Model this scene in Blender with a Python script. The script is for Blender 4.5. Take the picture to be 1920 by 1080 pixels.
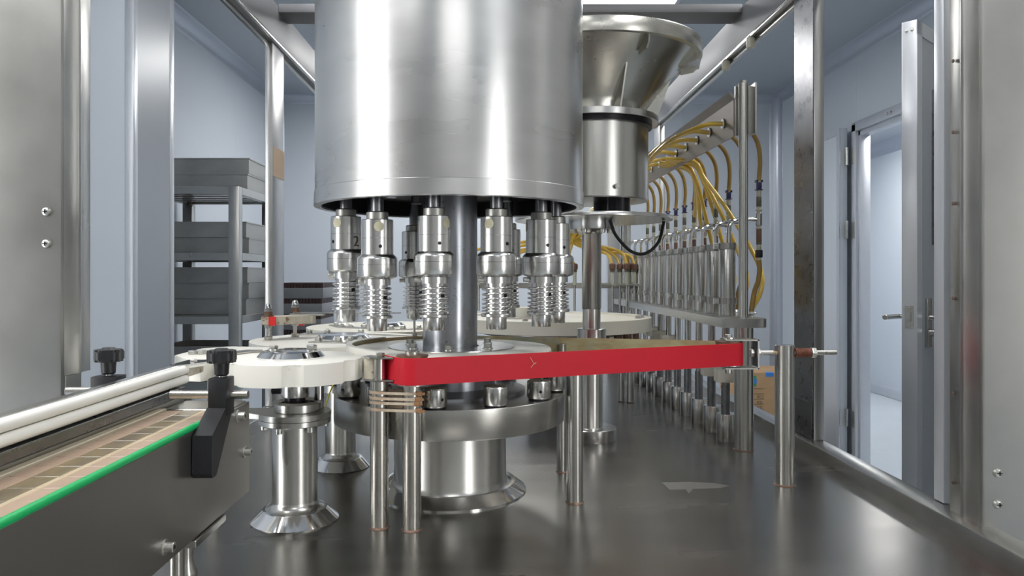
import bpy, bmesh, math, random
from mathutils import Vector, Matrix
random.seed(7)
PI = math.pi
EYE = 1.28                      # height of the lens above the room floor; all z below are measured from it
S = bpy.context.scene
COL = S.collection
for o in list(bpy.data.objects): bpy.data.objects.remove(o)

# ------------------------------------------------------------------ camera
cam_d = bpy.data.cameras.new('camera'); cam = bpy.data.objects.new('camera', cam_d); COL.objects.link(cam)
cam.location = (0, 0, EYE); cam.rotation_euler = (PI/2, 0, 0)
cam_d.sensor_width = 36; cam_d.lens = 1400/1920*36
cam_d.shift_x = 30/1920; cam_d.shift_y = -25/1920
cam_d.clip_start = 0.02; cam_d.clip_end = 60
S.camera = cam
# ------------------------------------------------------------------ world, exposure
w = bpy.data.worlds.new('world'); S.world = w; w.use_nodes = True
w.node_tree.nodes['Background'].inputs[0].default_value = (0.78, 0.88, 1, 1)
w.node_tree.nodes['Background'].inputs[1].default_value = 0.6
S.view_settings.view_transform = 'Standard'; S.view_settings.look = 'None'
S.view_settings.gamma = 1; S.view_settings.use_curve_mapping = False
S.view_settings.exposure = 0.0
LIGHT_W = 13.0      # ceiling panels, radiance
WINDOW_W = 5.0      # daylight behind the frosted windows
try: S.cycles.max_bounces = 10; S.cycles.glossy_bounces = 6; S.cycles.sample_clamp_indirect = 6
except Exception: pass

# ------------------------------------------------------------------ materials
def mat(name, col, rough=0.5, metal=0.0, spec=0.5, var=0.0, nscale=(6, 6, 6), rvar=0.0, bump=0.0, col2=None,
        spots=None, coat=0.0, emit=None, estr=0.0, trans=0.0, alpha=1.0, aniso=0.0, lo=0.35, hi=0.65, det=4):
    m = bpy.data.materials.new(name); m.use_nodes = True
    nt = m.node_tree; N = nt.nodes; L = nt.links; b = N['Principled BSDF']
    b.inputs['Base Color'].default_value = (*col, 1); b.inputs['Roughness'].default_value = rough
    b.inputs['Metallic'].default_value = metal; b.inputs['Specular IOR Level'].default_value = spec
    b.inputs['Coat Weight'].default_value = coat; b.inputs['Transmission Weight'].default_value = trans
    b.inputs['Anisotropic'].default_value = aniso
    if emit: b.inputs['Emission Color'].default_value = (*emit, 1); b.inputs['Emission Strength'].default_value = estr
    if var or rvar or bump or col2:
        tc = N.new('ShaderNodeTexCoord'); mp = N.new('ShaderNodeMapping'); mp.inputs['Scale'].default_value = nscale
        L.new(tc.outputs['Object'], mp.inputs['Vector'])
        no = N.new('ShaderNodeTexNoise'); no.inputs['Scale'].default_value = 1; no.inputs['Detail'].default_value = det
        no.inputs['Roughness'].default_value = 0.6
        L.new(mp.outputs[0], no.inputs['Vector'])
        cr = N.new('ShaderNodeValToRGB'); cr.color_ramp.elements[0].position = lo; cr.color_ramp.elements[1].position = hi
        c2 = col2 or tuple(c*(1-var) for c in col)
        cr.color_ramp.elements[0].color = (*c2, 1); cr.color_ramp.elements[1].color = (*col, 1)
        L.new(no.outputs[0], cr.inputs[0]); out = cr.outputs[0]
        if spots:                         # small stains of their own colour: (colour, scale, threshold)
            n2 = N.new('ShaderNodeTexNoise'); n2.inputs['Scale'].default_value = spots[1]; n2.inputs['Detail'].default_value = 3
            L.new(tc.outputs['Object'], n2.inputs['Vector'])
            r2 = N.new('ShaderNodeValToRGB'); r2.color_ramp.elements[0].position = spots[2]; r2.color_ramp.elements[1].position = spots[2]+.06
            L.new(n2.outputs[0], r2.inputs[0])
            mx = N.new('ShaderNodeMix'); mx.data_type = 'RGBA'
            L.new(r2.outputs[0], mx.inputs[0]); L.new(out, mx.inputs[6]); mx.inputs[7].default_value = (*spots[0], 1); out = mx.outputs[2]
        L.new(out, b.inputs['Base Color'])
        if rvar:
            mr = N.new('ShaderNodeMapRange'); mr.inputs[1].default_value = .3; mr.inputs[2].default_value = .7
            mr.inputs[3].default_value = max(.03, rough-rvar); mr.inputs[4].default_value = min(1, rough+rvar)
            L.new(no.outputs[0], mr.inputs[0]); L.new(mr.outputs[0], b.inputs['Roughness'])
        if bump:
            bp = N.new('ShaderNodeBump'); bp.inputs['Strength'].default_value = bump; bp.inputs['Distance'].default_value = .002
            L.new(no.outputs[0], bp.inputs['Height']); L.new(bp.outputs[0], b.inputs['Normal'])
    return m

M = {}
M['steel'] = mat('brushed_steel', (.58, .575, .55), .26, 1, var=.10, nscale=(9, 9, 5), rvar=.012, det=2, spots=((.42, .39, .35), 90, .74))
M['steel_h'] = mat('machined_steel', (.66, .66, .65), .24, 1, var=.08, nscale=(12, 12, 8), rvar=.012, det=2, spots=((.35, .33, .31), 150, .73))
M['drum'] = mat('rolled_drum_steel', (.68, .685, .68), .28, 1, var=.10, nscale=(3, 3, 12), rvar=.015, det=3)
M['beam'] = mat('beam_steel', (.26, .265, .28), .5, .35, spec=.3, var=.2, nscale=(5, 2, 5), rvar=.06, det=2)
M['rail_steel'] = mat('browned_rail_steel', (.28, .25, .215), .42, 1, var=.25, nscale=(14, 6, 14), rvar=.05)
M['drum_shade'] = mat('shaded_underside_black', (.012, .012, .014), .6, 0, spec=.3, var=.3, nscale=(20, 20, 20))  # near-black paints in the shade inside the hollow drum
M['polish'] = mat('polished_steel', (.82, .82, .82), .10, 1, var=.06, nscale=(20, 20, 20), rvar=.03)
M['table'] = mat('scuffed_table_steel', (.34, .33, .31), .25, 1, var=.14, nscale=(2, 9, 2), rvar=.03, det=3)
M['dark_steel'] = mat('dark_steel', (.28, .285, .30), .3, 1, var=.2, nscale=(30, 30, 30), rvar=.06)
M['column'] = mat('blued_column_steel', (.42, .44, .48), .3, 1, var=.12, nscale=(12, 12, 4), rvar=.06, spots=((.16, .16, .16), 160, .68))
M['frame'] = mat('frame_steel', (.54, .54, .54), .32, 1, var=.14, nscale=(5, 5, 3), rvar=.015, det=2)
M['panel'] = mat('matt_sheet_steel', (.37, .37, .355), .44, 1, var=.12, nscale=(6, 6, 6), rvar=.04)
M['conv'] = mat('conveyor_side_steel', (.42, .41, .385), .36, 1, var=.08, nscale=(4, 3, 6), rvar=.05)
M['hopper'] = mat('worn_hopper_steel', (.66, .65, .60), .27, 1, var=.16, nscale=(9, 9, 9), rvar=.012, det=4, spots=((.22, .20, .18), 60, .72))
M['rusty'] = mat('rust_marked_steel', (.62, .60, .56), .27, 1, var=.12, nscale=(20, 20, 7), rvar=.015, det=2, spots=((.40, .29, .19), 40, .66))
M['rust'] = mat('rusted_metal', (.30, .19, .14), .5, .7, var=.5, nscale=(60, 60, 60), bump=.3)
M['copper'] = mat('rust_brown_wire', (.30, .12, .08), .45, .6, var=.4, nscale=(80, 80, 80))
M['rack'] = mat('rack_steel', (.52, .52, .50), .32, 1, var=.12, nscale=(6, 6, 6), rvar=.06)
M['tray'] = mat('grey_tray_steel', (.46, .455, .43), .40, 1, var=.2, nscale=(5, 5, 9), rvar=.06)
M['zinc'] = mat('zinc_bolt', (.70, .70, .67), .3, 1, var=.2, nscale=(90, 90, 90))
M['black'] = mat('black_plastic', (.012, .013, .016), .42, 0, var=.3, nscale=(300, 300, 300), bump=.05)
M['cavity'] = mat('black_oxide', (.02, .02, .024), .35, .6, var=.3, nscale=(40, 40, 40))
M['white'] = mat('white_nylon', (.88, .865, .80), .42, 0, var=.05, nscale=(5, 5, 5), spots=((.62, .50, .32), 26, .73))
M['cream'] = mat('cream_nylon', (.88, .85, .74), .45, 0, var=.06, nscale=(5, 5, 5), spots=((.6, .46, .26), 14, .72))
M['old_nylon'] = mat('stained_nylon', (.62, .57, .46), .5, 0, var=.3, nscale=(40, 40, 40), spots=((.25, .15, .08), 60, .62))
M['rim_rust'] = mat('stained_disc_edge', (.60, .50, .36), .5, 0, var=.35, nscale=(12, 12, 60))
M['rail'] = mat('white_guide_rail', (.84, .83, .79), .35, 0, var=.04, nscale=(9, 9, 9))
M['red'] = mat('red_belt_face', (.60, .012, .028), .50, 0, spec=.35, var=.08, nscale=(4, 4, 4))
M['belt_in'] = mat('stained_belt_back', (.52, .47, .28), .5, 0, col2=(.36, .25, .12), nscale=(14, 14, 40), spots=((.36, .45, .40), 8, .60))
M['orange'] = mat('belt_edge_orange', (.8, .16, .07), .5)
M['green'] = mat('green_plastic', (.005, .42, .12), .3, 0, var=.1, nscale=(10, 10, 10))
M['chain'] = mat('tan_chain_plastic', (.44, .315, .23), .40, 0, var=.12, nscale=(9, 9, 9), coat=.2)
M['chain_worn'] = mat('worn_chain_plastic', (.30, .235, .13), .28, 0, col2=(.16, .13, .09), nscale=(30, 14, 14), coat=.3)
M['chain_line'] = mat('worn_chain_streak', (.60, .49, .33), .4, 0, var=.2, nscale=(20, 6, 6))
M['wear'] = mat('beige_wear_strip', (.56, .49, .37), .5, 0, var=.1, nscale=(9, 9, 9))
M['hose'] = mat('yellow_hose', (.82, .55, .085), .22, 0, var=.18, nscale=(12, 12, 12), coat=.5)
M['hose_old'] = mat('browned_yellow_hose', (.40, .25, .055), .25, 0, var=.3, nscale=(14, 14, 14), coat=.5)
M['navy'] = mat('navy_clamp', (.025, .025, .10), .4)
M['fit_white'] = mat('translucent_white_fitting', (.62, .60, .50), .3, 0, var=.2, nscale=(40, 40, 40))
M['fit_dark'] = mat('dark_fitting', (.13, .13, .10), .3)
M['fit_brown'] = mat('brown_fitting', (.20, .11, .08), .35, var=.3, nscale=(40, 40, 40))
M['clear'] = mat('cloudy_tube', (.50, .52, .42), .25)
M['paint'] = mat('blue_grey_panel', (.61, .66, .725), .34, 0, spec=.5, var=.03, nscale=(1.2, 1.2, 1.2))
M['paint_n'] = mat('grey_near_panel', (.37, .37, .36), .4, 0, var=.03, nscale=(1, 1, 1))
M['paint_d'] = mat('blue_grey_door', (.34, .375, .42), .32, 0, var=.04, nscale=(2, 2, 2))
M['ceil'] = mat('blue_grey_ceiling', (.42, .46, .51), .38, 0, var=.03, nscale=(1, 1, 1))
M['alu'] = mat('satin_aluminium', (.66, .69, .74), .34, .55, var=.05, nscale=(8, 8, 8))
M['cove'] = mat('aluminium_cove', (.50, .54, .61), .3, .5)
M['floor'] = mat('grey_vinyl_floor', (.55, .60, .64), .25, 0, var=.06, nscale=(2, 2, 2))
M['lamp'] = mat('lit_panel', (1, 1, 1), .5, emit=(1, .985, .96), estr=LIGHT_W)
M['day'] = mat('daylight_glass', (1, 1, 1), .5, emit=(1, .99, .97), estr=WINDOW_W)
M['box'] = mat('cardboard', (.44, .28, .15), .75, var=.12, nscale=(8, 8, 30))
M['ink'] = mat('dark_ink', (.10, .085, .06), .7)
M['tape'] = mat('blue_tape', (.05, .22, .6), .4)
M['logo'] = mat('green_print', (.03, .25, .12), .5)
M['stopper'] = mat('dark_brown_stoppers', (.05, .025, .025), .5, var=.4, nscale=(60, 60, 60))
M['crate'] = mat('grey_crate', (.20, .21, .23), .45, var=.1, nscale=(6, 6, 6))
M['button'] = mat('red_button', (.65, .02, .02), .3)
M['sticker'] = mat('yellowed_label', (.55, .52, .38), .6, var=.1, nscale=(90, 90, 90))
M['redtape'] = mat('red_tape', (.85, .03, .03), .4)
M['ties'] = mat('aged_cable_tie', (.66, .58, .46), .4, 0, col2=(.45, .30, .2), nscale=(30, 30, 30))
M['tie_brown'] = mat('browned_cable_tie', (.36, .19, .09), .4, var=.3, nscale=(80, 80, 80))
M['wood'] = mat('taped_tan_patch', (.58, .42, .28), .5)
M['glass'] = mat('door_glass', (.75, .85, .9), .05, 0, trans=1.0)
M['yellow_wire'] = mat('yellow_wire', (.7, .6, .08), .4)
M['scrape'] = mat('dull_film', (.30, .295, .28), .42, .9)

# ------------------------------------------------------------------ mesh builder
class MB:
    def __init__(s): s.bm = bmesh.new(); s.mi = 0
    def m(s, i): s.mi = i; return s
    def face(s, vs):
        try:
            f = s.bm.faces.new(vs); f.material_index = s.mi; return f
        except ValueError: return None
    def box(s, x0, x1, y0, y1, z0, z1, bev=0.0):
        t = bmesh.new()
        bmesh.ops.create_cube(t, size=1)
        bmesh.ops.scale(t, vec=(x1-x0, y1-y0, z1-z0), verts=t.verts)
        bmesh.ops.translate(t, vec=((x0+x1)/2, (y0+y1)/2, (z0+z1)/2), verts=t.verts)
        if bev: bmesh.ops.bevel(t, geom=t.edges[:], offset=bev, segments=1 if bev < .002 else 2, affect='EDGES', profile=.5)
        return s.absorb(t)
    def absorb(s, t, mtx=None):
        mp = {}
        for v in t.verts: mp[v] = s.bm.verts.new(mtx @ v.co if mtx else v.co)
        for f in t.faces:
            s.face([mp[v] for v in f.verts])
        t.free(); return s
    def prism(s, pts, z0, z1, bev=0.0):
        t = bmesh.new()
        a = [t.verts.new((x, y, z0)) for x, y in pts]; b = [t.verts.new((x, y, z1)) for x, y in pts]
        n = len(pts)
        ar = sum(pts[i][0]*pts[(i+1) % n][1]-pts[(i+1) % n][0]*pts[i][1] for i in range(n))
        if ar < 0: a.reverse(); b.reverse()
        t.faces.new(b); t.faces.new(a[::-1])
        for i in range(n): t.faces.new((a[i], a[(i+1) % n], b[(i+1) % n], b[i]))
        if bev:
            t.edges.ensure_lookup_table()
            es = [e for e in t.edges if abs(e.verts[0].co.z-e.verts[1].co.z) < 1e-6]
            bmesh.ops.bevel(t, geom=es, offset=bev, segments=2, affect='EDGES')
        return s.absorb(t)
    def lathe(s, prof, n=32, c=(0, 0, 0), mtx=None):
        t = bmesh.new(); rings = []
        for r, z in prof:
            if r <= 1e-6: rings.append([t.verts.new((0, 0, z))])
            else: rings.append([t.verts.new((r*math.cos(2*PI*k/n), r*math.sin(2*PI*k/n), z)) for k in range(n)])
        for A, B in zip(rings, rings[1:]):
            for k in range(n):
                k2 = (k+1) % n
                if len(A) == 1 and len(B) == 1: continue
                if len(A) == 1: t.faces.new((A[0], B[k2], B[k]))
                elif len(B) == 1: t.faces.new((A[k], A[k2], B[0]))
                else: t.faces.new((A[k], A[k2], B[k2], B[k]))
        T = Matrix.Translation(c)
        return s.absorb(t, T @ mtx if mtx else T)
    def cyl(s, c, r, z0, z1, n=24, bev=0.0):
        p = [(0, z0), (r, z0), (r, z1), (0, z1)] if not bev else [(0, z0), (r-bev, z0), (r, z0+bev), (r, z1-bev), (r-bev, z1), (0, z1)]
        return s.lathe(p, n, (c[0], c[1], 0))
    def rod(s, a, b, r, n=12, bev=0.0):          # cylinder between two points
        a = Vector(a); b = Vector(b); d = b-a; L = d.length
        q = d.to_track_quat('Z', 'Y').to_matrix().to_4x4()
        bv = bev or min(r, L)*.12
        return s.lathe([(0, 0), (r-bv, 0), (r, bv), (r, L-bv), (r-bv, L), (0, L)], n, a, q)
    def hexa(s, a, b, r): return s.rod(a, b, r, 6, r*.12)
    def tube(s, pts, r, n=8, smooth=0, closed=False, cap=True):
        P = [Vector(p) for p in pts]
        if smooth:
            Q = []
            m = len(P)
            for i in range(m if closed else m-1):
                p0 = P[(i-1) % m] if closed or i > 0 else P[0]*2-P[1]
                p1 = P[i]; p2 = P[(i+1) % m]
                p3 = P[(i+2) % m] if closed or i+2 < m else P[-1]*2-P[-2]
                for k in range(smooth):
                    u = k/smooth
                    Q.append(.5*((2*p1)+(p2-p0)*u+(2*p0-5*p1+4*p2-p3)*u*u+(3*p1-p0-3*p2+p3)*u**3))
            if not closed: Q.append(P[-1])
            P = Q
        m = len(P); rings = []; up = None
        for i in range(m):
            if closed: d = P[(i+1) % m]-P[i-1]
            else: d = P[min(i+1, m-1)]-P[max(i-1, 0)]
            d.normalize()
            if up is None: up = Vector((0, 0, 1)) if abs(d.z) < .9 else Vector((1, 0, 0))
            x = d.cross(up)
            if x.length < 1e-5: x = d.cross(Vector((0, 1, 0)))
            x.normalize(); up = x.cross(d).normalized()
            rings.append([s.bm.verts.new(P[i]+r*(math.cos(2*PI*k/n)*x+math.sin(2*PI*k/n)*up)) for k in range(n)])
        for i in range(m if closed else m-1):
            A = rings[i]; B = rings[(i+1) % m]
            for k in range(n): s.face((A[k], B[k], B[(k+1) % n], A[(k+1) % n]))
        if cap and not closed: s.face(rings[0]); s.face(rings[-1][::-1])
        return s
    def strip(s, path, z0, z1, th):                # belt-like closed band standing on edge; path is a closed xy loop
        n = len(path); R = []
        for i in range(n):
            a = Vector(path[i-1]); b = Vector(path[(i+1) % n]); d = (b-a).normalized(); nn = Vector((d.y, -d.x))
            p = Vector(path[i]); o = p+nn*th/2; q = p-nn*th/2
            R.append([s.bm.verts.new((o.x, o.y, z0)), s.bm.verts.new((o.x, o.y, z1)), s.bm.verts.new((q.x, q.y, z1)), s.bm.verts.new((q.x, q.y, z0))])
        for i in range(n):
            A = R[i]; B = R[(i+1) % n]
            for k, mi in ((0, 0), (1, 2), (2, 1), (3, 2)):
                s.mi = mi; s.face((A[k], B[k], B[(k+1) % 4], A[(k+1) % 4]))
        s.mi = 0
        return s
    def patch(s, R, ang, z, r, n=20, off=.0004):   # round label lying on a cylinder of radius R
        for rr in (r,):
            c = s.bm.verts.new(((R+off)*math.cos(ang), (R+off)*math.sin(ang), z)); vs = []
            for j in (.5, 1):
                vs.append([s.bm.verts.new(((R+off)*math.cos(ang+rr*j*math.cos(t)/R), (R+off)*math.sin(ang+rr*j*math.cos(t)/R), z+rr*j*math.sin(t))) for t in [2*PI*k/n for k in range(n)]])
            for k in range(n):
                s.face((c, vs[0][k], vs[0][(k+1) % n])); s.face((vs[0][k], vs[1][k], vs[1][(k+1) % n], vs[0][(k+1) % n]))
        return s
    def build(s, name, mats, parent=None, loc=None, smooth=True, ang=35):
        bmesh.ops.recalc_face_normals(s.bm, faces=s.bm.faces)
        me = bpy.data.meshes.new(name); s.bm.to_mesh(me); s.bm.free()
        for x in (mats if isinstance(mats, (list, tuple)) else [mats]): me.materials.append(M[x])
        if smooth:
            me.shade_smooth(); me.set_sharp_from_angle(angle=math.radians(ang))
        o = bpy.data.objects.new(name, me); COL.objects.link(o)
        if parent: o.parent = parent
        if loc is not None: o.location = (loc[0], loc[1], loc[2]+(0 if parent else EYE))
        elif not parent: o.location = (0, 0, EYE)
        return o

def tag(o, label, cat, group=None, kind=None):
    o['label'] = label; o['category'] = cat
    if group: o['group'] = group
    if kind: o['kind'] = kind
    return o
def thing(name, label, cat, loc=(0, 0, 0), rz=0, group=None):
    o = bpy.data.objects.new(name, None); COL.objects.link(o); o.empty_display_size = .05
    o.location = (loc[0], loc[1], loc[2]+EYE); o.rotation_euler = (0, 0, rz)
    return tag(o, label, cat, group)
def struct(o): o['kind'] = 'structure'; return o
def sempty(name, loc=(0, 0, 0)):
    o = bpy.data.objects.new(name, None); COL.objects.link(o); o.location = (loc[0], loc[1], loc[2]+EYE); o['kind'] = 'structure'; return o
def dup(root, loc, rz=0, label=None):
    r = root.copy(); COL.objects.link(r); r.location = (loc[0], loc[1], loc[2]+EYE); r.rotation_euler = (0, 0, rz)
    if label: r['label'] = label
    for ch in list(root.children):
        c = ch.copy(); COL.objects.link(c); c.parent = r
        for g in ch.children:
            d = g.copy(); COL.objects.link(d); d.parent = c
    return r
ORD = ['nearest', 'second', 'third', 'fourth', 'fifth', 'sixth', 'seventh', 'eighth', 'ninth', 'tenth', 'eleventh', 'farthest']
def text_mesh(name, body, size, material, parent, mtx):
    cu = bpy.data.curves.new(name, 'FONT'); cu.body = body; cu.size = size; cu.extrude = size*.01
    t = bpy.data.objects.new(name, cu); COL.objects.link(t)
    dg = bpy.context.evaluated_depsgraph_get()
    me = bpy.data.meshes.new_from_object(t.evaluated_get(dg)); bpy.data.objects.remove(t)
    me.materials.clear(); me.materials.append(M[material])
    o = bpy.data.objects.new(name, me); COL.objects.link(o); o.parent = parent; o.matrix_local = mtx
    return o

TZ = -.43          # table top
ZC = 1.40          # ceiling
ZF = -EYE          # floor
XL, XR, YB, YF0 = -1.72, 2.2, 5.8, -2.6

# ------------------------------------------------------------------ the room
struct(MB().box(XL-.2, 4.4, YF0-.1, 9.2, ZF-.08, ZF).build('floor', 'floor', smooth=False))
struct(MB().box(XL-.2, XR+.02, YF0-.1, YB+.1, ZC, ZC+.08).build('ceiling', 'ceil', smooth=False))
def panels(name, axis, at, a0, a1, z0, z1, joints, side, th=.05, material='paint'):
    """a clean-room wall made of panels with 4 mm joints; axis is the direction it runs in"""
    root = sempty(name, (at, a0, ZF) if axis == 'y' else (a0, at, ZF))
    ox, oy = root.location.x, root.location.y
    js = [a0]+list(joints)+[a1]
    for u, v in zip(js, js[1:]):
        b = MB()
        if axis == 'y': b.box(min(at, at+side*th)-ox, max(at, at+side*th)-ox, u+.002-oy, v-.002-oy, z0-ZF, z1-ZF, .0015)
        else: b.box(u+.002-ox, v-.002-ox, min(at, at+side*th)-oy, max(at, at+side*th)-oy, z0-ZF, z1-ZF, .0015)
        b.build('wall_panel', material, root, smooth=False, loc=(0, 0, 0))
    b = MB()
    if axis == 'y': b.box(min(at+side*.006, at+side*(th+.03))-ox, max(at+side*.006, at+side*(th+.03))-ox, a0-oy, a1-oy, z0-ZF, z1-ZF)
    else: b.box(a0-ox, a1-ox, min(at+side*.006, at+side*(th+.03))-oy, max(at+side*.006, at+side*(th+.03))-oy, z0-ZF, z1-ZF)
    b.build('joint_backing', 'alu', root, smooth=False, loc=(0, 0, 0))
    return root
LW0, LW1 = .05, .75     # window in the left wall, beside the operator
RW0, RW1 = -1.75, -.75  # window in the right wall
panels('wall_left', 'y', XL, LW1, YB, ZF, ZC, [1.55, 2.6, 3.8, 4.94], -1)
panels('wall_left_near', 'y', XL, YF0, LW0, ZF, ZC, [-1.3], -1, material='paint_n')
struct(MB().box(XL-.05, XL, LW0, LW1, ZF, -.95).box(XL-.05, XL, LW0, LW1, 1.15, ZC).build('wall_left_window', 'paint'))
panels('wall_back', 'x', YB, XL, XR, ZF, ZC, [-.9, .3, 1.45], 1)
DR0, DR1, DTOP = 3.32, 4.56, .912
panels('wall_right', 'y', XR, DR1, YB, ZF, ZC, [5.2], 1)
panels('wall_right_middle', 'y', XR, RW1, DR0, ZF, ZC, [.4, 1.6, 2.6], 1, material='paint_n')
struct(MB().box(XR, XR+.05, DR0, DR1, DTOP, ZC).build('wall_right_lintel', 'paint'))
panels('wall_right_near', 'y', XR, YF0, RW0, ZF, ZC, [], 1, material='paint_n')
struct(MB().box(XR, XR+.05, RW0, RW1, ZF, -.95).box(XR, XR+.05, RW0, RW1, 1.15, ZC).build('wall_right_window', 'paint'))
panels('wall_front', 'x', YF0, XL, XR, ZF, ZC, [-.8, .3, 1.3], -1, material='paint_n')
for n, (x, sx, a, b_) in enumerate(((XL, -1, LW0, LW1), (XR, 1, RW0, RW1))):
    r = sempty('window_%d' % (n+1), (x, a, -.95))
    MB().box(min(0, sx*.05), max(0, sx*.05), .0, .04, 0, 2.1).box(min(0, sx*.05), max(0, sx*.05), b_-a-.04, b_-a, 0, 2.1).box(min(0, sx*.05), max(0, sx*.05), 0, b_-a, 0, .04).box(min(0, sx*.05), max(0, sx*.05), 0, b_-a, 2.06, 2.1).build('window_frame', 'alu', r, loc=(0, 0, 0))
    MB().box(min(sx*.03, sx*.036), max(sx*.03, sx*.036), .04, b_-a-.04, .04, 2.06).build('pane', 'day', r, loc=(0, 0, 0))
# coves along the ceiling and up the corners
def cove(name, p0, p1, ax, az, r=.075):
    """quarter-round concave strip from p0 to p1; ax, az are the unit directions into the two faces"""
    ax = Vector(ax); az = Vector(az); b = MB(); A = []; B = []
    n = 7
    prof = [ax*r*1.0+az*0]+[(ax*(1-math.sin(t))*r*.9+az*(1-math.cos(t))*r*.9) for t in [PI/2*k/n for k in range(n+1)]]+[az*r*1.0]
    prof = [ax*r+az*.0]+[ax*(r*.92*(1-math.sin(PI/2*k/n))+.003)+az*(r*.92*(1-math.cos(PI/2*k/n))+.003) for k in range(n+1)]+[az*r, Vector((0, 0, 0))]
    for q in prof:
        A.append(b.bm.verts.new(Vector(p0)+q)); B.append(b.bm.verts.new(Vector(p1)+q))
    for i in range(len(prof)): b.face((A[i], A[(i+1) % len(prof)], B[(i+1) % len(prof)], B[i]))
    b.face(A); b.face(B[::-1])
    return struct(b.build(name, 'cove', ang=50))
cove('trim_1', (XL, 2.92, ZC), (XL, YB, ZC), (1, 0, 0), (0, 0, -1))
cove('trim_2', (XR, YF0, ZC), (XR, YB, ZC), (-1, 0, 0), (0, 0, -1))
cove('trim_3', (XL, YB, ZC), (XR, YB, ZC), (0, -1, 0), (0, 0, -1))
cove('trim_4', (XR, YB, ZF), (XR, YB, ZC), (0, -1, 0), (-1, 0, 0))
cove('trim_5', (XL, YB, ZF), (XL, YB, ZC), (1, 0, 0), (0, -1, 0))
# partition stub on the left with aluminium corner sections
PX0, PY0, PY1 = -1.262, 2.6, 2.92
r = sempty('wall_partition', (XL, PY0, ZF))
MB().box(0, .225, 0, .32, 0, ZC-ZF, .001).build('wall_panel', 'paint', r, loc=(0, 0, 0), smooth=False)
MB().box(.229, PX0-XL-.03, 0, .32, 0, ZC-ZF, .001).build('wall_panel', 'paint', r, loc=(0, 0, 0), smooth=False)
MB().box(PX0-XL-.03, PX0-XL+.002, -.003, .03, 0, ZC-ZF, .004).build('corner_section', 'alu', r, loc=(0, 0, 0))
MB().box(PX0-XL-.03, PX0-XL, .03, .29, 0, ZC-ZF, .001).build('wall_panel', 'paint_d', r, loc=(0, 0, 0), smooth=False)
MB().box(PX0-XL-.03, PX0-XL+.004, .29, .323, 0, ZC-ZF, .004).build('corner_section', 'alu', r, loc=(0, 0, 0))
# passage behind the doorway
struct(MB().box(4.15, 4.2, DR0-1.5, 9.2, ZF, ZC).build('wall_passage', 'paint', smooth=False))
struct(MB().box(XR+.05, 4.2, 9.1, 9.2, ZF, ZC).build('wall_passage_end', 'paint', smooth=False))
struct(MB().box(XR+.05, 4.2, DR0-1.5, DR0-1.42, ZF, ZC).build('wall_passage_near', 'paint', smooth=False))
struct(MB().box(XR, 4.2, DR0-1.5, 9.2, ZC, ZC+.08).build('ceiling_passage', 'ceil', smooth=False))
struct(MB().box(XR+.0, XR+.08, YB+.09, 9.2, ZF, ZC).build('wall_passage_inner', 'paint', smooth=False))
b = MB(); b.box(4.09, 4.15, DR0-1.4, 9.1, ZF, ZF+.10, .01); struct(b.build('baseboard_passage', 'alu'))
cove('trim_6', (4.15, DR0-1.4, ZC), (4.15, 9.1, ZC), (-1, 0, 0), (0, 0, -1), .12)
# ceiling lights
def ceiling_light(x, y, label, lx=.55, ly=.55):
    t = thing('ceiling_light', label, 'light', (x, y, ZC), group='ceiling light panels')
    b = MB()
    b.box(-lx/2-.02, lx/2+.02, -ly/2-.02, -ly/2, -.02, 0).box(-lx/2-.02, lx/2+.02, ly/2, ly/2+.02, -.02, 0).box(-lx/2-.02, -lx/2, -ly/2, ly/2, -.02, 0).box(lx/2, lx/2+.02, -ly/2, ly/2, -.02, 0)
    b.build('light_frame', 'alu', t, loc=(0, 0, 0))
    MB().box(-lx/2, lx/2, -ly/2, ly/2, -.012, -.002).build('diffuser', 'lamp', t, loc=(0, 0, 0))
ceiling_light(.60, 3.72, 'bright ceiling light panel above the conical hopper', .62, .30)
ceiling_light(-.55, 2.0, 'bright ceiling light panel above the large steel drum', .30, 1.1)
ceiling_light(.9, .6, 'bright ceiling light panel in front of the filling machine', .30, 1.1)
ceiling_light(-.9, .2, 'bright ceiling light panel over the conveyor', .30, 1.1)
ceiling_light(.3, -1.5, 'bright ceiling light panel behind the camera', 1.1, .30)
ceiling_light(-.2, 4.8, 'added ceiling light panel, hidden behind the drum to brighten the back wall', 1.3, .6)  # extra unseen panel, added to brighten the back of the room
ceiling_light(1.3, 2.2, 'bright ceiling light panel right of the machine', .30, 1.1)
ceiling_light(-1.25, .5, 'bright ceiling light panel left of the camera', .30, .8)
ceiling_light(3.2, 6.9, 'ceiling light panel in the passage beyond the doorway', .8, 1.3)
ceiling_light(3.2, 3.6, 'ceiling light panel in the passage near the doorway', .8, .8)

# ------------------------------------------------------------------ doorway in the right wall
d = sempty('door_1', (XR, DR1, ZF))
H = DTOP-ZF; WD = DR1-DR0
fr = MB()
fr.box(-.03, .06, -.05, 0, 0, H+.0, .003).box(-.012, .05, -.075, -.05, 0, H-.04, .002)
fr.box(-.03, .06, -WD, -WD+.05, 0, H, .003).box(-.03, .06, -WD, 0, H-.045, H+.012, .003).box(-.012, .05, -WD, 0, H-.075, H-.045, .002)
fr.build('door_frame', 'alu', d, loc=(0, 0, 0))
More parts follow.
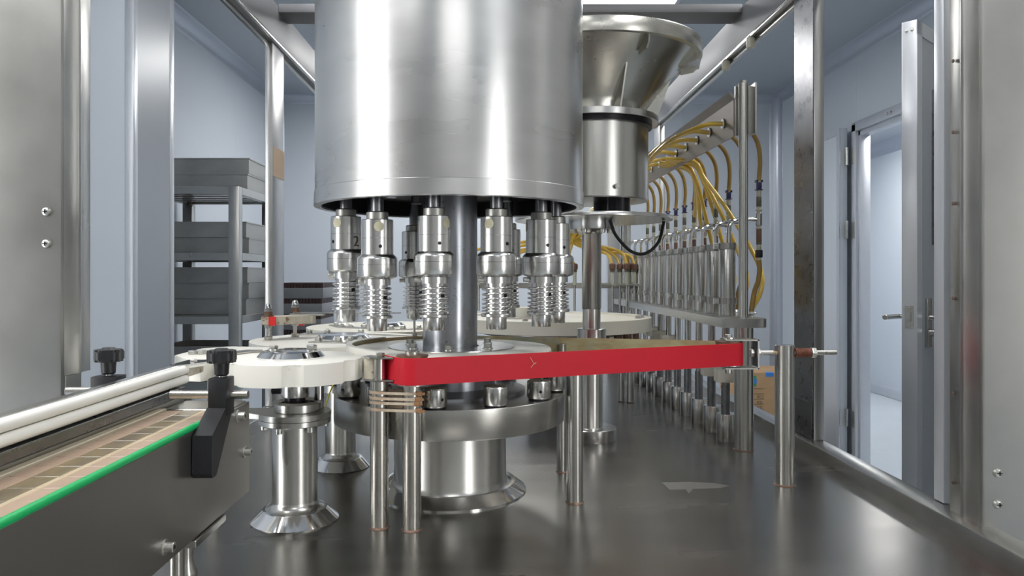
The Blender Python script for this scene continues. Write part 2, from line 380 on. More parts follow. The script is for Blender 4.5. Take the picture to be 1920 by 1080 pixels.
# narrow leaf folded back flat against the wall beyond the opening
lf = MB().box(-.085, -.04, .03, .50, .01, H-.01, .003).build('narrow_leaf', 'paint', d, loc=(0, 0, 0))
MB().box(-.092, -.086, .03, .065, .01, H-.01).box(-.092, -.086, .465, .50, .01, H-.01).box(-.092, -.086, .065, .465, H-.05, H-.01).build('leaf_edge', 'alu', lf)
for z in (.35, 1.50, 1.95):
    MB().rod((-.052, .012, z), (-.052, .012, z+.11), .009, 10).box(-.088, -.082, .02, .06, z, z+.10).box(-.032, -.029, -.045, .0, z, z+.10).build('hinge', 'zinc', d, loc=(0, 0, 0))
for z in (H-.02,):
    MB().rod((-.031, -.42, z), (-.036, -.42, z), .008, 8).rod((-.031, -.46, z), (-.036, -.46, z), .008, 8).build('frame_screw', 'zinc', d, loc=(0, 0, 0))
# wide leaf standing open into the room
hinge = Vector((2.17, 3.30)); free = Vector((1.47, 2.655)); dv = (free-hinge); LL = dv.length; ang = math.atan2(dv.y, dv.x)
lw = sempty('door_2', (hinge.x, hinge.y, ZF+.01)); lw.rotation_euler = (0, 0, ang)
# local +x runs from hinge to free edge, local +y towards the camera side of the leaf
HL = H-.02; T2 = .0225
b = MB()
WX0, WX1, WZ0, WZ1 = .22, LL-.19, 1.41, 1.92
b.box(.0, WX0, -T2, T2, 0, HL).box(WX1, LL-.012, -T2, T2, 0, HL).box(WX0, WX1, -T2, T2, 0, WZ0).box(WX0, WX1, -T2, T2, WZ1, HL)
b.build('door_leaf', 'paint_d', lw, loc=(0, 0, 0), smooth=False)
b = MB(); b.box(LL-.013, LL, -T2-.002, T2+.002, 0, HL, .002).box(LL-.05, LL, T2, T2+.003, 0, HL).box(0, LL, T2, T2+.003, HL-.05, HL).box(LL-.05, LL, -T2-.003, -T2, 0, HL)
b.build('leaf_edge', 'alu', lw, loc=(0, 0, 0))
b = MB()
for y0, y1 in ((T2, T2+.008), (-T2-.008, -T2)):
    b.box(WX0-.03, WX1+.03, y0, y1, WZ0-.03, WZ0).box(WX0-.03, WX1+.03, y0, y1, WZ1, WZ1+.03).box(WX0-.03, WX0, y0, y1, WZ0, WZ1).box(WX1, WX1+.03, y0, y1, WZ0, WZ1)
b.build('window_surround', 'dark_steel', lw, loc=(0, 0, 0))
MB().box(WX0, WX1, -.004, .004, WZ0, WZ1).build('pane', 'glass', lw, loc=(0, 0, 0))
hz = 1.28-.165
hp = MB().box(LL-.125, LL-.085, T2, T2+.012, hz-.11, hz+.07, .003).build('handle_plate', 'steel', lw, loc=(0, 0, 0))
MB().rod((LL-.105, T2+.01, hz), (LL-.105, T2+.055, hz), .009).rod((LL-.105, T2+.05, hz), (LL-.215, T2+.05, hz), .009).build('lever', 'steel', hp)
MB().rod((LL-.105, T2+.01, hz-.055), (LL-.105, T2+.034, hz-.055), .013).build('lock_turn', 'steel', hp)
MB().rod((LL-.105, -T2, hz), (LL-.105, -T2-.055, hz), .009).rod((LL-.11, -T2-.05, hz), (LL+.0, -T2-.06, hz), .010).build('outer_lever', 'steel', lw, loc=(0, 0, 0))
MB().box(LL, LL+.003, -.014, .014, hz-.035, hz+.045, .001).rod((LL+.003, 0, hz+.034), (LL+.005, 0, hz+.034), .005).rod((LL+.003, 0, hz-.024), (LL+.005, 0, hz-.024), .005).box(LL+.003, LL+.006, -.006, .006, hz-.01, hz+.02).build('latch_plate', 'steel', lw, loc=(0, 0, 0))
MB().rod((LL, -.009, HL-.03), (LL+.003, -.009, HL-.03), .006).rod((LL, .009, HL-.03), (LL+.003, .009, HL-.03), .006).build('edge_screw', 'zinc', lw, loc=(0, 0, 0))

# ------------------------------------------------------------------ machine table and enclosure frame
TX0, TX1, TY0, TY1 = -.66, .744, .62, 3.62
t = thing('machine_base', 'dark brushed steel machine table with raised steel kerbs under the whole filler', 'machine', (0, 0, ZF))
def K(z): return z-ZF
MB().box(TX0, TX1, TY0, TY1, K(TZ-.03), K(TZ), 0).build('tabletop', 'table', t, loc=(0, 0, 0))
MB().box(TX0+.03, TX1-.03, TY0+.05, TY1-.03, .08, K(TZ-.03), .004).build('cabinet', 'panel', t, loc=(0, 0, 0))
for x in (TX0+.1, TX1-.1):
    for y in (TY0+.15, TY1-.15): MB().cyl((x, y), .03, 0, .08).build('levelling_foot', 'zinc', t, loc=(0, 0, 0))
MB().box(TX1, TX1+.048, TY0, TY1, K(TZ-.03), K(TZ+.030), .003).build('kerb', 'steel', t, loc=(0, 0, 0))
MB().box(TX0-.048, TX0, 1.25, TY1, K(TZ-.03), K(TZ+.030), .003).build('kerb', 'steel', t, loc=(0, 0, 0))
MB().box(TX0-.048, TX1+.048, TY1, TY1+.048, K(TZ-.03), K(TZ+.030), .003).build('kerb', 'steel', t, loc=(0, 0, 0))
# thin torn film stuck on the table
b = MB(); pts = [(1240, 905), (1255, 918), (1285, 917), (1292, 926), (1300, 916), (1350, 915), (1368, 911), (1335, 906), (1290, 904)]
pp = [((x-930)/1400*602/(y-515), 602/(y-515)) for x, y in pts]
b.prism(pp, TZ, TZ+.0006); tag(b.build('film_scrap', 'scrape'), 'torn scrap of dull film stuck on the bare table right of the posts', 'scrap')

PXR, PXL = .766, -.70
def post(x0, x1, y0, y1, z0, z1, label, name='enclosure_post', material='frame'):
    t = thing(name, label, 'frame post', ((x0+x1)/2, (y0+y1)/2, z0)); hx, hy = (x1-x0)/2, (y1-y0)/2
    MB().box(-hx, hx, -hy, hy, 0, z1-z0, .0025).build('tube', material, t, loc=(0, 0, 0))
    return t
t = post(PXR, PXR+.026, 1.80, 1.915, TZ+.030, .705, 'tall flat steel enclosure post on the right kerb left of the doorway')
MB().box(-.0145, -.0130, -.0565, .0575, .0, 1.105, .0005).build('dark_reflection_face', 'dark_steel', t, loc=(0, 0, 0))  # darker sheet stands in for the dark reflection on this side of the post
MB().box(-.0165, -.0145, -.052, .052, .002, .09, .001).build('repair_plate', 'dark_steel', t, loc=(0, 0, 0))
for z in (.12, .34, .55, .78, 1.0): MB().rod((-.0135, -.0535, z), (-.0155, -.0545, z), .002, 8).build('rivet', 'zinc', t, loc=(0, 0, 0))
t = post(PXL, PXL+.024, 2.26, 2.38, TZ+.030, .705, 'pale steel enclosure post on the left kerb with tan patch')
MB().box(.0115, .0135, -.056, .058, .70, .79).build('tan_patch', 'wood', t, loc=(0, 0, 0))
post(PXR, PXR+.026, 3.50, 3.62, TZ+.030, .705, 'far right enclosure post behind the filling cylinders')
post(PXL, PXL+.024, 3.50, 3.62, TZ+.030, .705, 'far left enclosure post beyond the drum')
b = MB().box(PXR, PXR+.03, .9, 3.62, .705, .835, .003); o = tag(b.build('enclosure_beam', 'beam'), 'long overhead steel beam running back on the right above the hoses', 'frame beam')
b = MB().box(PXR-.012, PXR, .9, 3.6, .705, .716, .002).box(PXR+.004, PXR+.016, .9, 3.6, .692, .705, .002).build('door_track', 'steel', o, loc=(0, 0, 0))
for Y in (2.22, 2.46):
    MB().lathe([(0, 0), (.012, .002), (.014, .010), (.013, .030), (.008, .036), (0, .036)], 14).build('track_roller', 'fit_white', o, loc=(PXR-.008, Y, .672))
    MB().rod((PXR-.008, Y, .706), (PXR-.008, Y, .713), .005).build('roller_bolt', 'cavity', o, loc=(0, 0, 0))
b = MB().box(PXL-.006, PXL+.024, .9, 3.62, .705, .835, .003); o = tag(b.build('enclosure_beam', 'beam'), 'long overhead steel beam running back on the left above the tray rack', 'frame beam')
MB().box(PXL+.024, PXL+.034, .9, 3.6, .705, .716, .002).box(PXL+.002, PXL+.014, .9, 3.6, .692, .705, .002).build('door_track', 'steel', o, loc=(0, 0, 0))
tag(MB().box(PXL+.024, PXR, 2.32, 2.43, .815, .842, .002).build('enclosure_beam', 'beam'), 'flat steel cross beam passing above the conical hopper', 'frame beam')
tag(MB().box(PXL+.024, PXR, 3.50, 3.61, .815, .835, .002).build('enclosure_beam', 'beam'), 'rear steel cross beam at the back of the enclosure', 'frame beam')
# white upright behind the near right panel
t = post(.779, .806, 1.30, 1.33, TZ+.031, .80, 'slim pale upright standing just behind the near right panel', 'door_upright', 'alu')

# near front panels, left and right
def near_panel(sx, x, z0, label):
    t = thing('front_panel', label, 'panel', (x, 1.185, z0)); H = 1.15-z0
    b = MB().box(0 if sx > 0 else -.5, .5 if sx > 0 else 0, 0, .012, 0 if sx > 0 else -.10, H, .004); b.build('face_sheet', 'panel', t, loc=(0, 0, 0))
    s = -sx                     # direction towards the machine
    prof = [(0, .006), (0, .082), (.5*sx, .082), (.5*sx, .006)]
    pr = [(0.0, .008), (0.0, .034), (s*.004, .040), (s*.0055, .046), (s*.004, .052), (0, .058), (0, .085), (sx*.03, .085), (sx*.03, .008)]
    MB().prism(pr, 0.0, H).build('folded_edge', 'rack', t, loc=(0, 0, 0))
    return t, H
t, H = near_panel(-1, -.69, -.162, 'large matt steel panel hanging at the near left edge above the conveyor')
MB().box(-.012, 0, .012, .058, -.035, .0, .001).build('lower_fold', 'rack', t, loc=(0, 0, 0))
for z in (.10, .051): pass
def screws(t, pts, n):
    for x, z in pts:
        p = MB().lathe([(0, 0), (.0075, 0), (.0075, .0015), (.006, .0045), (.003, .006), (0, .0062)], 16, (x, 0, z), Matrix.Rotation(PI/2, 4, 'X')).build('panel_screw', 'zinc', t, loc=(0, 0, 0))
        MB().box(x-.0035, x+.0035, -.0068, -.0058, z-.0009, z+.0009).box(x-.0009, x+.0009, -.0068, -.0058, z-.0035, z+.0035).build('screw_slot', 'cavity', p)
screws(t, [((88-930)/1400*1.185+.69, (515-397)/1400*1.185+.162), ((88-930)/1400*1.185+.69, (515-457)/1400*1.185+.162)], 2)
t, H = near_panel(1, .772, -.90, 'large matt steel panel filling the near right edge of the frame')
screws(t, [((1870-930)/1400*1.185-.772, (515-886)/1400*1.185+.90), ((1870-930)/1400*1.185-.772, (515-945)/1400*1.185+.90)], 2)
for z in (.55, .70, .86, 1.02, 1.14, 1.26): MB().rod((-.001, .073, z), (-.003, .073, z), .003, 10).build('rivet', 'rust', t, loc=(0, 0, 0))

# ------------------------------------------------------------------ main turret
CX, CY = -.092, 1.5
t = thing('capping_turret_drum', 'large cylindrical brushed steel drum over the ring of capping spindle units', 'drum', (CX, CY, .1323))
R = .2645
MB().lathe([(R-.012, -.0), (R+.0018, -.0), (R+.0026, .001), (R+.0014, .0285), (R+.0008, .0292), (R, .0296), (R, .95), (0, .95), (0, .945), (R-.012, .945), (R-.012, 0)], 128).build('drum_shell', 'drum', t, loc=(0, 0, 0), ang=25)
MB().lathe([(.056, .035), (R-.013, .035), (R-.013, .05), (.056, .05)], 64).lathe([(R-.0135, .003), (R-.0125, .003), (R-.0125, .035), (R-.0135, .035), (R-.0135, .003)], 96).build('underside_plate', 'drum_shade', t, loc=(0, 0, 0))
for a in (20, 75, 130, 200, 260, 320):
    MB().hexa((.12*math.cos(math.radians(a)), .12*math.sin(math.radians(a)), .036), (.12*math.cos(math.radians(a)), .12*math.sin(math.radians(a)), .018), .012).build('underside_bolt', 'dark_steel', t, loc=(0, 0, 0))
MB().cyl((0, 0), .0545, -.2825, .045, 48).build('centre_column', 'column', t, loc=(0, 0, 0))
# capping spindle units
HP = dict(shaft=('shaft', 'column', [(0, .185), (0, .105), (.0112, .105), (.0112, .185)]))
h0 = thing('capping_spindle', 'x', 'spindle', (0, 0, 0), group='capping spindle units around the turret')
def L(name, prof, m, parent, n=32): return MB().lathe(prof, n).build(name, m, parent, loc=(0, 0, 0))
L('shaft', [(0, .112), (.0112, .112), (.0112, .1665), (0, .1665)], 'dark_steel', h0)
L('top_collar', [(0, .100), (.0192, .100), (.0192, .1135), (.0175, .1153), (0, .1153)], 'tray', h0)
body = L('upper_body', [(0, .035), (.0283, .035), (.0283, .0678), (.0278, .0682), (.0283, .0686), (.0283, .1), (.0275, .101), (0, .101)], 'steel_h', h0, 40)
L('bell', [(0, -.0), (.0262, -.004), (.0345, .0), (.0354, .002), (.0354, .0215), (.0349, .022), (.0354, .0225), (.0354, .0315), (.0345, .0345), (.0290, .0395), (0, .0395)], 'steel_h', h0, 40)
L('neck', [(0, -.07), (.0190, -.07), (.0190, -.0152), (.0236, -.0150), (.0236, -.003), (.0262, .0005), (0, .0005)], 'steel_h', h0)
sp = []
nc = 6.4; z0, z1 = -.0655, -.017
for k in range(int(nc*20)+1):
    u = k/(nc*20); zz = z0+(z1-z0)*(u**1.3); a = 2*PI*nc*u
    sp.append((.0240*math.cos(a), .0240*math.sin(a), zz))
MB().tube(sp, .0019, 6).build('spring', 'polish', h0, loc=(0, 0, 0), ang=80)
L('spring_washer', [(0, -.0735), (.0262, -.0735), (.0272, -.0725), (.0272, -.0686), (.0262, -.0676), (0, -.0676)], 'steel_h', h0)
L('chuck', [(.0135, -.0955), (.0172, -.0955), (.0179, -.0945), (.0179, -.0735), (0, -.0735), (0, -.085), (.0135, -.085), (.0135, -.0955)], 'steel_h', h0)
def rad(name, ang, z, r, l0, l1, m, parent, hexf=False):
    c, s = math.cos(ang), math.sin(ang)
    return MB().rod((c*l0, s*l0, z), (c*l1, s*l1, z), r, 6 if hexf else 12).build(name, m, parent, loc=(0, 0, 0))
rad('grub_screw', 0, .0535, .0032, .026, .0288, 'cavity', h0)
sc = rad('side_screw', PI*1.03, -.009, .0045, .022, .0335, 'zinc', h0)
rad('slot_hole', -.6, -.036, .0045, .017, .0194, 'cavity', h0)
stk = MB().patch(.0283, 0, .088, .0088).build('round_label', 'sticker', h0, loc=(0, 0, 0))
heads = [(-4, 0, 'capping spindle in front of the dark column, at the drum centre'),
         (26, 0, 'capping spindle right of the dark column with pale round label on its left'),
         (56, 0, 'capping spindle at right front, half covering two behind it'),
         (86, 0, 'rightmost capping spindle beside the hopper column'),
         (116, 0, 'capping spindle hidden behind the right front head'),
         (146, 0, 'far capping spindle behind the head right of the column'),
         (176, 0, 'far capping spindle directly behind the dark column'),
         (206, -.004, 'far dark capping spindle seen left of the column holding a thin rod'),
         (236, .002, 'far capping spindle behind the second head from the left'),
         (266, .004, 'capping spindle at the far left edge of the drum, partly hidden'),
         (-64, .008, 'left front capping spindle with number two written on it'),
         (-34, -.004, 'lowest capping spindle, nearest the camera left of the column')]
RH = .212
# per-head rotation so that the label and the grub screw face as in the photograph
spin = {-4: (55, 24), -34: (15, 20), 26: (-28, 41), 56: (-82, 21), 86: (180, 30), -64: (-25, -45), 206: (160, -35), 266: (-20, 10), 116: (150, 0), 146: (100, 20), 176: (90, 0), 236: (200, 20)}
for k, (ph, dz, lab) in enumerate(heads):
    a = math.radians(ph); p = (CX+RH*math.sin(a), CY-RH*math.cos(a), dz)
    rz = 0
    if k == 0: h = h0; h.location = (p[0], p[1], p[2]+EYE); h.rotation_euler = (0, 0, rz); h['label'] = lab
    else: h = dup(h0, p, rz, lab)
    for c in h.children:
        if c.name.startswith('round_label'): c.rotation_euler = (0, 0, math.radians(-90+spin[ph][0]))
        if c.name.startswith('grub_screw'): c.rotation_euler = (0, 0, math.radians(-90+spin[ph][1]))
    if ph == -64: head2 = (h, rz)
# number written on the left front head
hh, rz = head2; aa = math.radians(-38)-rz
text_mesh('written_number', '2', .028, 'ink', hh, Matrix.Translation((.0288*math.cos(aa), .0288*math.sin(aa), .045)) @ Matrix.Rotation(aa+PI/2, 4, 'Z') @ Matrix.Rotation(PI/2, 4, 'X') @ Matrix.Translation((-.007, 0, 0)))
# thin threaded rod hanging below the far head on the left
hx, hy = CX+RH*math.sin(math.radians(206)), CY-RH*math.cos(math.radians(206))
tag(MB().rod((hx, hy, -.1396), (hx, hy, -.0995), .0028).hexa((hx, hy, -.103), (hx, hy, -.0995), .006).hexa((hx, hy, -.1396), (hx, hy, -.132), .006).build('threaded_rod', 'rusty'), 'thin threaded rod under the far dark capping spindle', 'rod')

# turret pedestal and roller table
t = thing('turret_pedestal', 'wide steel pedestal with flared foot carrying the thick round roller plate', 'pedestal', (CX, CY, TZ))
def prof(pts): return [(r, z-TZ) for r, z in pts]
MB().lathe(prof([(0, TZ), (.152, TZ), (.152, TZ+.003), (.130, TZ+.020), (.124, TZ+.0205), (.122, TZ+.012), (0, TZ+.012)]), 96).build('bevelled_foot', 'polish', t, loc=(0, 0, 0), ang=20)
MB().lathe(prof([(0, TZ+.012), (.120, TZ+.012), (.1165, TZ+.018), (.1125, TZ+.028), (.1115, -.284), (0, -.284)]), 80).build('pedestal_column', 'steel', t, loc=(0, 0, 0))
MB().lathe(prof([(0, -.2843), (.2285, -.2843), (.229, -.2835), (.229, -.2322), (.2282, -.2314), (0, -.2314)]), 128).build('roller_plate', 'steel', t, loc=(0, 0, 0))
MB().lathe(prof([(0, -.2314), (.150, -.2314), (.150, -.226), (.09, -.222), (.09, -.188), (0, -.188)]), 64).build('hub', 'column', t, loc=(0, 0, 0))
RR = .207
rl = thing('cap_roller', 'x', 'roller', (0, 0, 0), group='rollers on the round plate')
MB().lathe([(0, .003), (.0205, .003), (.0222, .0055), (.0222, .033), (.0205, .0352), (.012, .0362), (.004, .0358), (0, .035)], 32).build('roller_body', 'steel_h', rl, loc=(0, 0, 0))
MB().cyl((0, 0), .0195, 0, .003, 28).build('seat_washer', 'cavity', rl, loc=(0, 0, 0))
rad('set_screw_hole', -PI/2, .017, .0028, .0215, .0226, 'cavity', rl)
rlabs = ['roller under the middle of the red belt, left of the next front one', 'second roller right of the cable ties', 'third roller right of the cable ties, with a screw hole facing forward', 'rightmost roller on the round plate beside the thin posts', 'roller behind the right end of the plate', 'far roller on the right behind the hub', 'far roller directly behind the hub', 'far roller left behind the hub', 'roller at the left rear of the plate', 'leftmost roller on the round plate', 'roller behind the front pedestal collar, left of the cable ties', 'roller directly behind the cable ties']
for k, (ph, _, _) in enumerate(heads):
    a = math.radians(ph); p = (CX+RR*math.sin(a), CY-RR*math.cos(a), -.2312)
    if k == 0: rl.location = (p[0], p[1], p[2]+EYE); rl['label'] = rlabs[0]; rl.rotation_euler = (0, 0, a+.8)
    else: dup(rl, p, a+(.8 if k != 2 else -.9), rlabs[k])
# stub shafts linking the rollers' plate with the star wheel
MB_ = None

# ------------------------------------------------------------------ star wheels and guides
ZT, ZB = -.145, -.1805
def star(cx, cy, R, n, pr, depth, phase=0, seg=220, clips=(), a0=0, a1=2*PI):
    out = []
    for k in range(seg):
        a = a0+(a1-a0)*k/seg; r = R
        for j in range(n):
            pa = phase+2*PI*j/n; pc = R+pr-depth
            dd = abs((a-pa+PI) % (2*PI)-PI)
            if dd < .5 and pc*math.sin(dd) < pr:
                rr = pc*math.cos(dd)-math.sqrt(max(pr*pr-(pc*math.sin(dd))**2, 0)); r = min(r, rr)
        for (ox, oy, orr) in clips:
            dx, dy = math.cos(a), math.sin(a); fx, fy = cx-ox, cy-oy
            B_ = fx*dx+fy*dy; C_ = fx*fx+fy*fy-orr*orr; D = B_*B_-C_
            if D > 0:
                q = -B_-math.sqrt(D)
                if q > 0: r = min(r, q)
        out.append((cx+r*math.cos(a), cy+r*math.sin(a)))
    return out
S1 = (-.358, 1.305, .1215); S2 = (-.349, 1.677, .196); S3 = (-.305, 2.10, .222); SB = (.197, 2.62, .342); MN = (CX+.003, CY, .200)
def rel(pts, c): return [(x-c[0], y-c[1]) for x, y in pts]
def bolt(name, x, y, z, parent, r=.0075, h=.006, m='zinc', washer=True, stud=0):
    b = MB().hexa((x, y, z+(.0015 if washer else 0)), (x, y, z+h+.0015), r)
    if washer: b.cyl((x, y), r*1.25, z, z+.0015, 16)
    if stud: b.rod((x, y, z+h), (x, y, z+h+stud), r*.5, 8)
    return b.build(name, m, parent, loc=(0, 0, 0))
# front infeed star wheel
t = thing('star_wheel', 'front white pocketed star wheel with a polished dome, above the front pedestal', 'star wheel', (S1[0], S1[1], ZB))
MB().prism(rel(star(*S1, 7, .020, .010, -PI/2-.62), S1), 0, ZT-ZB, .0012).build('wheel_disc', 'white', t, loc=(0, 0, 0), ang=25)
MB().lathe([(0, ZT-ZB), (.0575, ZT-ZB), (.0575, ZT-ZB+.003), (.050, ZT-ZB+.0115), (.046, ZT-ZB+.0125), (0, ZT-ZB+.0125)], 64).build('dome_cover', 'polish', t, loc=(0, 0, 0), ang=20)
bolt('dome_bolt', -.036, .018, ZT-ZB+.0122, t); bolt('dome_bolt', .036, .0, ZT-ZB+.0122, t, .009, .009)
# second guide wheel
t = thing('star_wheel', 'second white wheel with domed cover and thin steel slide plates', 'star wheel', (S2[0], S2[1], ZB))
MB().prism(rel(star(*S2, 0, .02, .01, clips=((S1[0], S1[1], .126), (MN[0], MN[1], .207))), S2), 0, ZT-ZB, .0012).build('wheel_disc', 'white', t, loc=(0, 0, 0), ang=25)
T = ZT-ZB
MB().lathe([(0, T), (.062, T), (.062, T+.003), (.053, T+.010), (.048, T+.011), (0, T+.011)], 64, (.004, .01, 0)).build('dome_cover', 'polish', t, loc=(0, 0, 0), ang=20)
for pts in ([(-.13, .10), (.02, .13), (.17, .06), (.10, .09), (-.02, .16), (-.12, .15)], [(-.05, -.09), (.06, -.115), (.075, -.10), (.02, -.07), (-.04, -.07)]):
    MB().prism(pts, T, T+.003).build('slide_plate', 'steel', t, loc=(0, 0, 0))
for x, y in ((-.10, .12), (-.06, .135), (.02, .145), (-.03, -.085), (.015, -.09), (-.035, -.035), (.03, -.045), (.055, -.06)): bolt('plate_bolt', x, y, T+(.003 if y > 0 or y < -.07 else .0), t, .007, .007, stud=.004)
# third wheel far left
t = thing('star_wheel', 'third white wheel farther back on the left with slotted steel plates', 'star wheel', (S3[0], S3[1], ZB))
MB().prism(rel(star(*S3, 0, .02, .01, clips=((S2[0], S2[1], .20), (SB[0], SB[1], .347))), S3), 0, ZT-ZB, .0012).build('wheel_disc', 'cream', t, loc=(0, 0, 0), ang=25)
MB().lathe([(0, T), (.062, T), (.062, T+.003), (.053, T+.012), (.048, T+.013), (0, T+.013)], 64, (-.01, -.02, 0)).build('dome_cover', 'polish', t, loc=(0, 0, 0), ang=20)
MB().prism([(-.17, .02), (-.13, -.06), (-.03, -.12), (-.03, -.10), (-.11, -.03), (-.14, .03)], T, T+.003).build('slide_plate', 'steel', t, loc=(0, 0, 0))
MB().prism([(.02, -.16), (.14, -.13), (.14, -.09), (.02, -.12)], T, T+.003).build('slide_plate', 'rusty', t, loc=(0, 0, 0))
for x, y in ((-.145, 0), (-.115, -.045), (-.09, -.065), (-.05, -.09), (.03, -.14), (.06, -.135), (.10, -.12), (.12, .1), (.16, .08)): bolt('plate_bolt', x, y, T+(.003 if y < .05 else 0), t, .007, .007)
# main wheel
t = thing('star_wheel', 'main white disc with rust-stained rim and flat steel plate round the dark column', 'star wheel', (MN[0], MN[1], ZB))
MB().lathe([(0, 0), (.1993, 0), (.2000, .001), (.2000, T-.006), (.1993, T-.004)], 128).build('disc_rim', 'rim_rust', t, loc=(0, 0, 0))
MB().lathe([(.1993, T-.004), (.1985, T-.0008), (.197, T), (0, T)], 128).build('wheel_disc', 'white', t, loc=(0, 0, 0))
MB().lathe([(.055, T), (.126, T), (.1265, T+.001), (.1255, T+.0025), (.055, T+.0025)], 96).build('centre_plate', 'steel', t, loc=(0, 0, 0))
for a in (-38, -90, -140, 160, 40, 100): bolt('plate_bolt', .093*math.cos(math.radians(a)), .093*math.sin(math.radians(a)), T+.0025, t, .0078, .0085)
# big rear wheel
t = thing('star_wheel', 'largest cream disc at the back right below the nozzles', 'star wheel', (SB[0], SB[1], ZB-.008))
MB().lathe([(0, 0), (SB[2]-.001, 0), (SB[2], .001), (SB[2], .0425), (SB[2]-.001, .0435), (SB[2]-.055, .0435), (SB[2]-.057, .0385), (0, .0385)], 128).build('wheel_disc', 'cream', t, loc=(0, 0, 0))
MB().lathe([(0, .0385), (.10, .0385), (.10, .0435), (0, .0435)], 64, (-.1, -.02, 0)).build('centre_plate', 'steel', t, loc=(0, 0, 0))
MB().lathe([(0, .0435), (.03, .0435), (.03, .075), (0, .075)], 32, (-.1, -.02, 0)).build('centre_stub', 'cream', t, loc=(0, 0, 0))
for a in (-75, -28, -20, -110, 60): bolt('rim_bolt', .31*math.cos(math.radians(a)), .31*math.sin(math.radians(a)), .0435, t, .009, .008)
b = MB().cyl((0, 0), .09, -.242, 0, 48).lathe([(0, -.015), (.25, -.015), (.25, 0), (0, 0)], 64); b.build('support_hub', 'dark_steel', t, loc=(0, 0, 0))
for k in range(10):
    a = math.radians(-70+12*k); MB().cyl((.285*math.cos(a), .285*math.sin(a)), .014, -.03, 0, 12).build('underside_roller', 'rust', t, loc=(0, 0, 0))
# curved white infeed guide at left
g = [(-.575, 1.335), (-.520, 1.262), (-.497, 1.255)]+[(S1[0]+.132*math.cos(a), S1[1]+.132*math.sin(a)) for a in [math.radians(d) for d in range(190, 88, -6)]]+[(-.42, 1.475), (-.53, 1.50), (-.575, 1.46)]
t = thing('infeed_guide', 'white nylon guide block left of the front star wheel', 'guide', (-.5, 1.35, ZB))
MB().prism(rel(g, (-.5, 1.35)), 0, T+.001, .001).build('guide_block', 'white', t, loc=(0, 0, 0), ang=25)
MB().prism([(-.02, -.02), (.03, .06), (.06, .06), (.02, -.03)], T+.001, T+.0035).build('slide_plate', 'steel', t, loc=(0, 0, 0))
MB().hexa((-.048, .0, T+.001), (-.048, .0, T+.008), .009).hexa((-.033, .004, T+.001), (-.033, .004, T+.008), .009).build('guide_bolt', 'zinc', t, loc=(0, 0, 0))
MB().rod((-.03, .05, -.2495), (-.03, .05, 0), .011).build('guide_post', 'steel', t, loc=(0, 0, 0))

# pressure arm with acorn nuts at the left
t = thing('pressure_arm', 'pale nylon pressure arm marked with red tape on two acorn nut studs', 'arm', (-.52, 1.70, ZT))
ax, ay = (503-930)/1400*1.66+.52, -.04
bx, by = (549-930)/1400*1.72+.52, .04
MB().prism([(ax-.012, ay-.012), (ax+.02, ay-.016), (.105, -.01), (.11, .0), (bx, by+.014), (ax-.010, ay+.02)], .034, .052, .001).build('nylon_arm', 'old_nylon', t, loc=(0, 0, 0), ang=25)
MB().prism([(ax+.006, ay-.018), (ax+.022, ay-.0205), (ax+.022, ay-.012), (ax+.006, ay-.012)], .033, .0525).build('red_tape', 'redtape', t, loc=(0, 0, 0))
MB().prism([(.075, -.016), (.086, -.014), (.086, -.008), (.075, -.008)], .030, .040).build('red_tape', 'redtape', t, loc=(0, 0, 0))
MB().prism([(bx-.01, by-.01), (.115, -.014), (.128, -.01), (.13, .0), (bx+.01, by+.012)], .052, .055).build('thin_blade', 'steel', t, loc=(0, 0, 0))
MB().prism([(bx, by-.006), (.27, .02), (.30, .03), (.27, .04), (bx, by+.008)], .0551, .0575).build('thin_blade', 'steel', t, loc=(0, 0, 0))
for (x, y, zt) in ((ax, ay, .052), (bx, by, .0575)):
    s_ = MB().rod((x, y, .003), (x, y, zt+.01), .0045, 10).build('stud', 'rusty', t, loc=(0, 0, 0))
    MB().hexa((x, y, 0), (x, y, .008), .0095).hexa((x, y, .026), (x, y, .034), .0085).build('stud_nut', 'rusty', s_)
    MB().cyl((x, y), .0125, zt, zt+.002, 16).cyl((x, y), .0095, zt+.002, zt+.010, 16).build('washer_stack', 'rust', s_)
    MB().hexa((x, y, zt+.010), (x, y, zt+.017), .0085).lathe([(.0078, zt+.017), (.0074, zt+.022), (.005, zt+.027), (0, zt+.029)], 16, (x, y, 0)).build('acorn_nut', 'polish', s_)

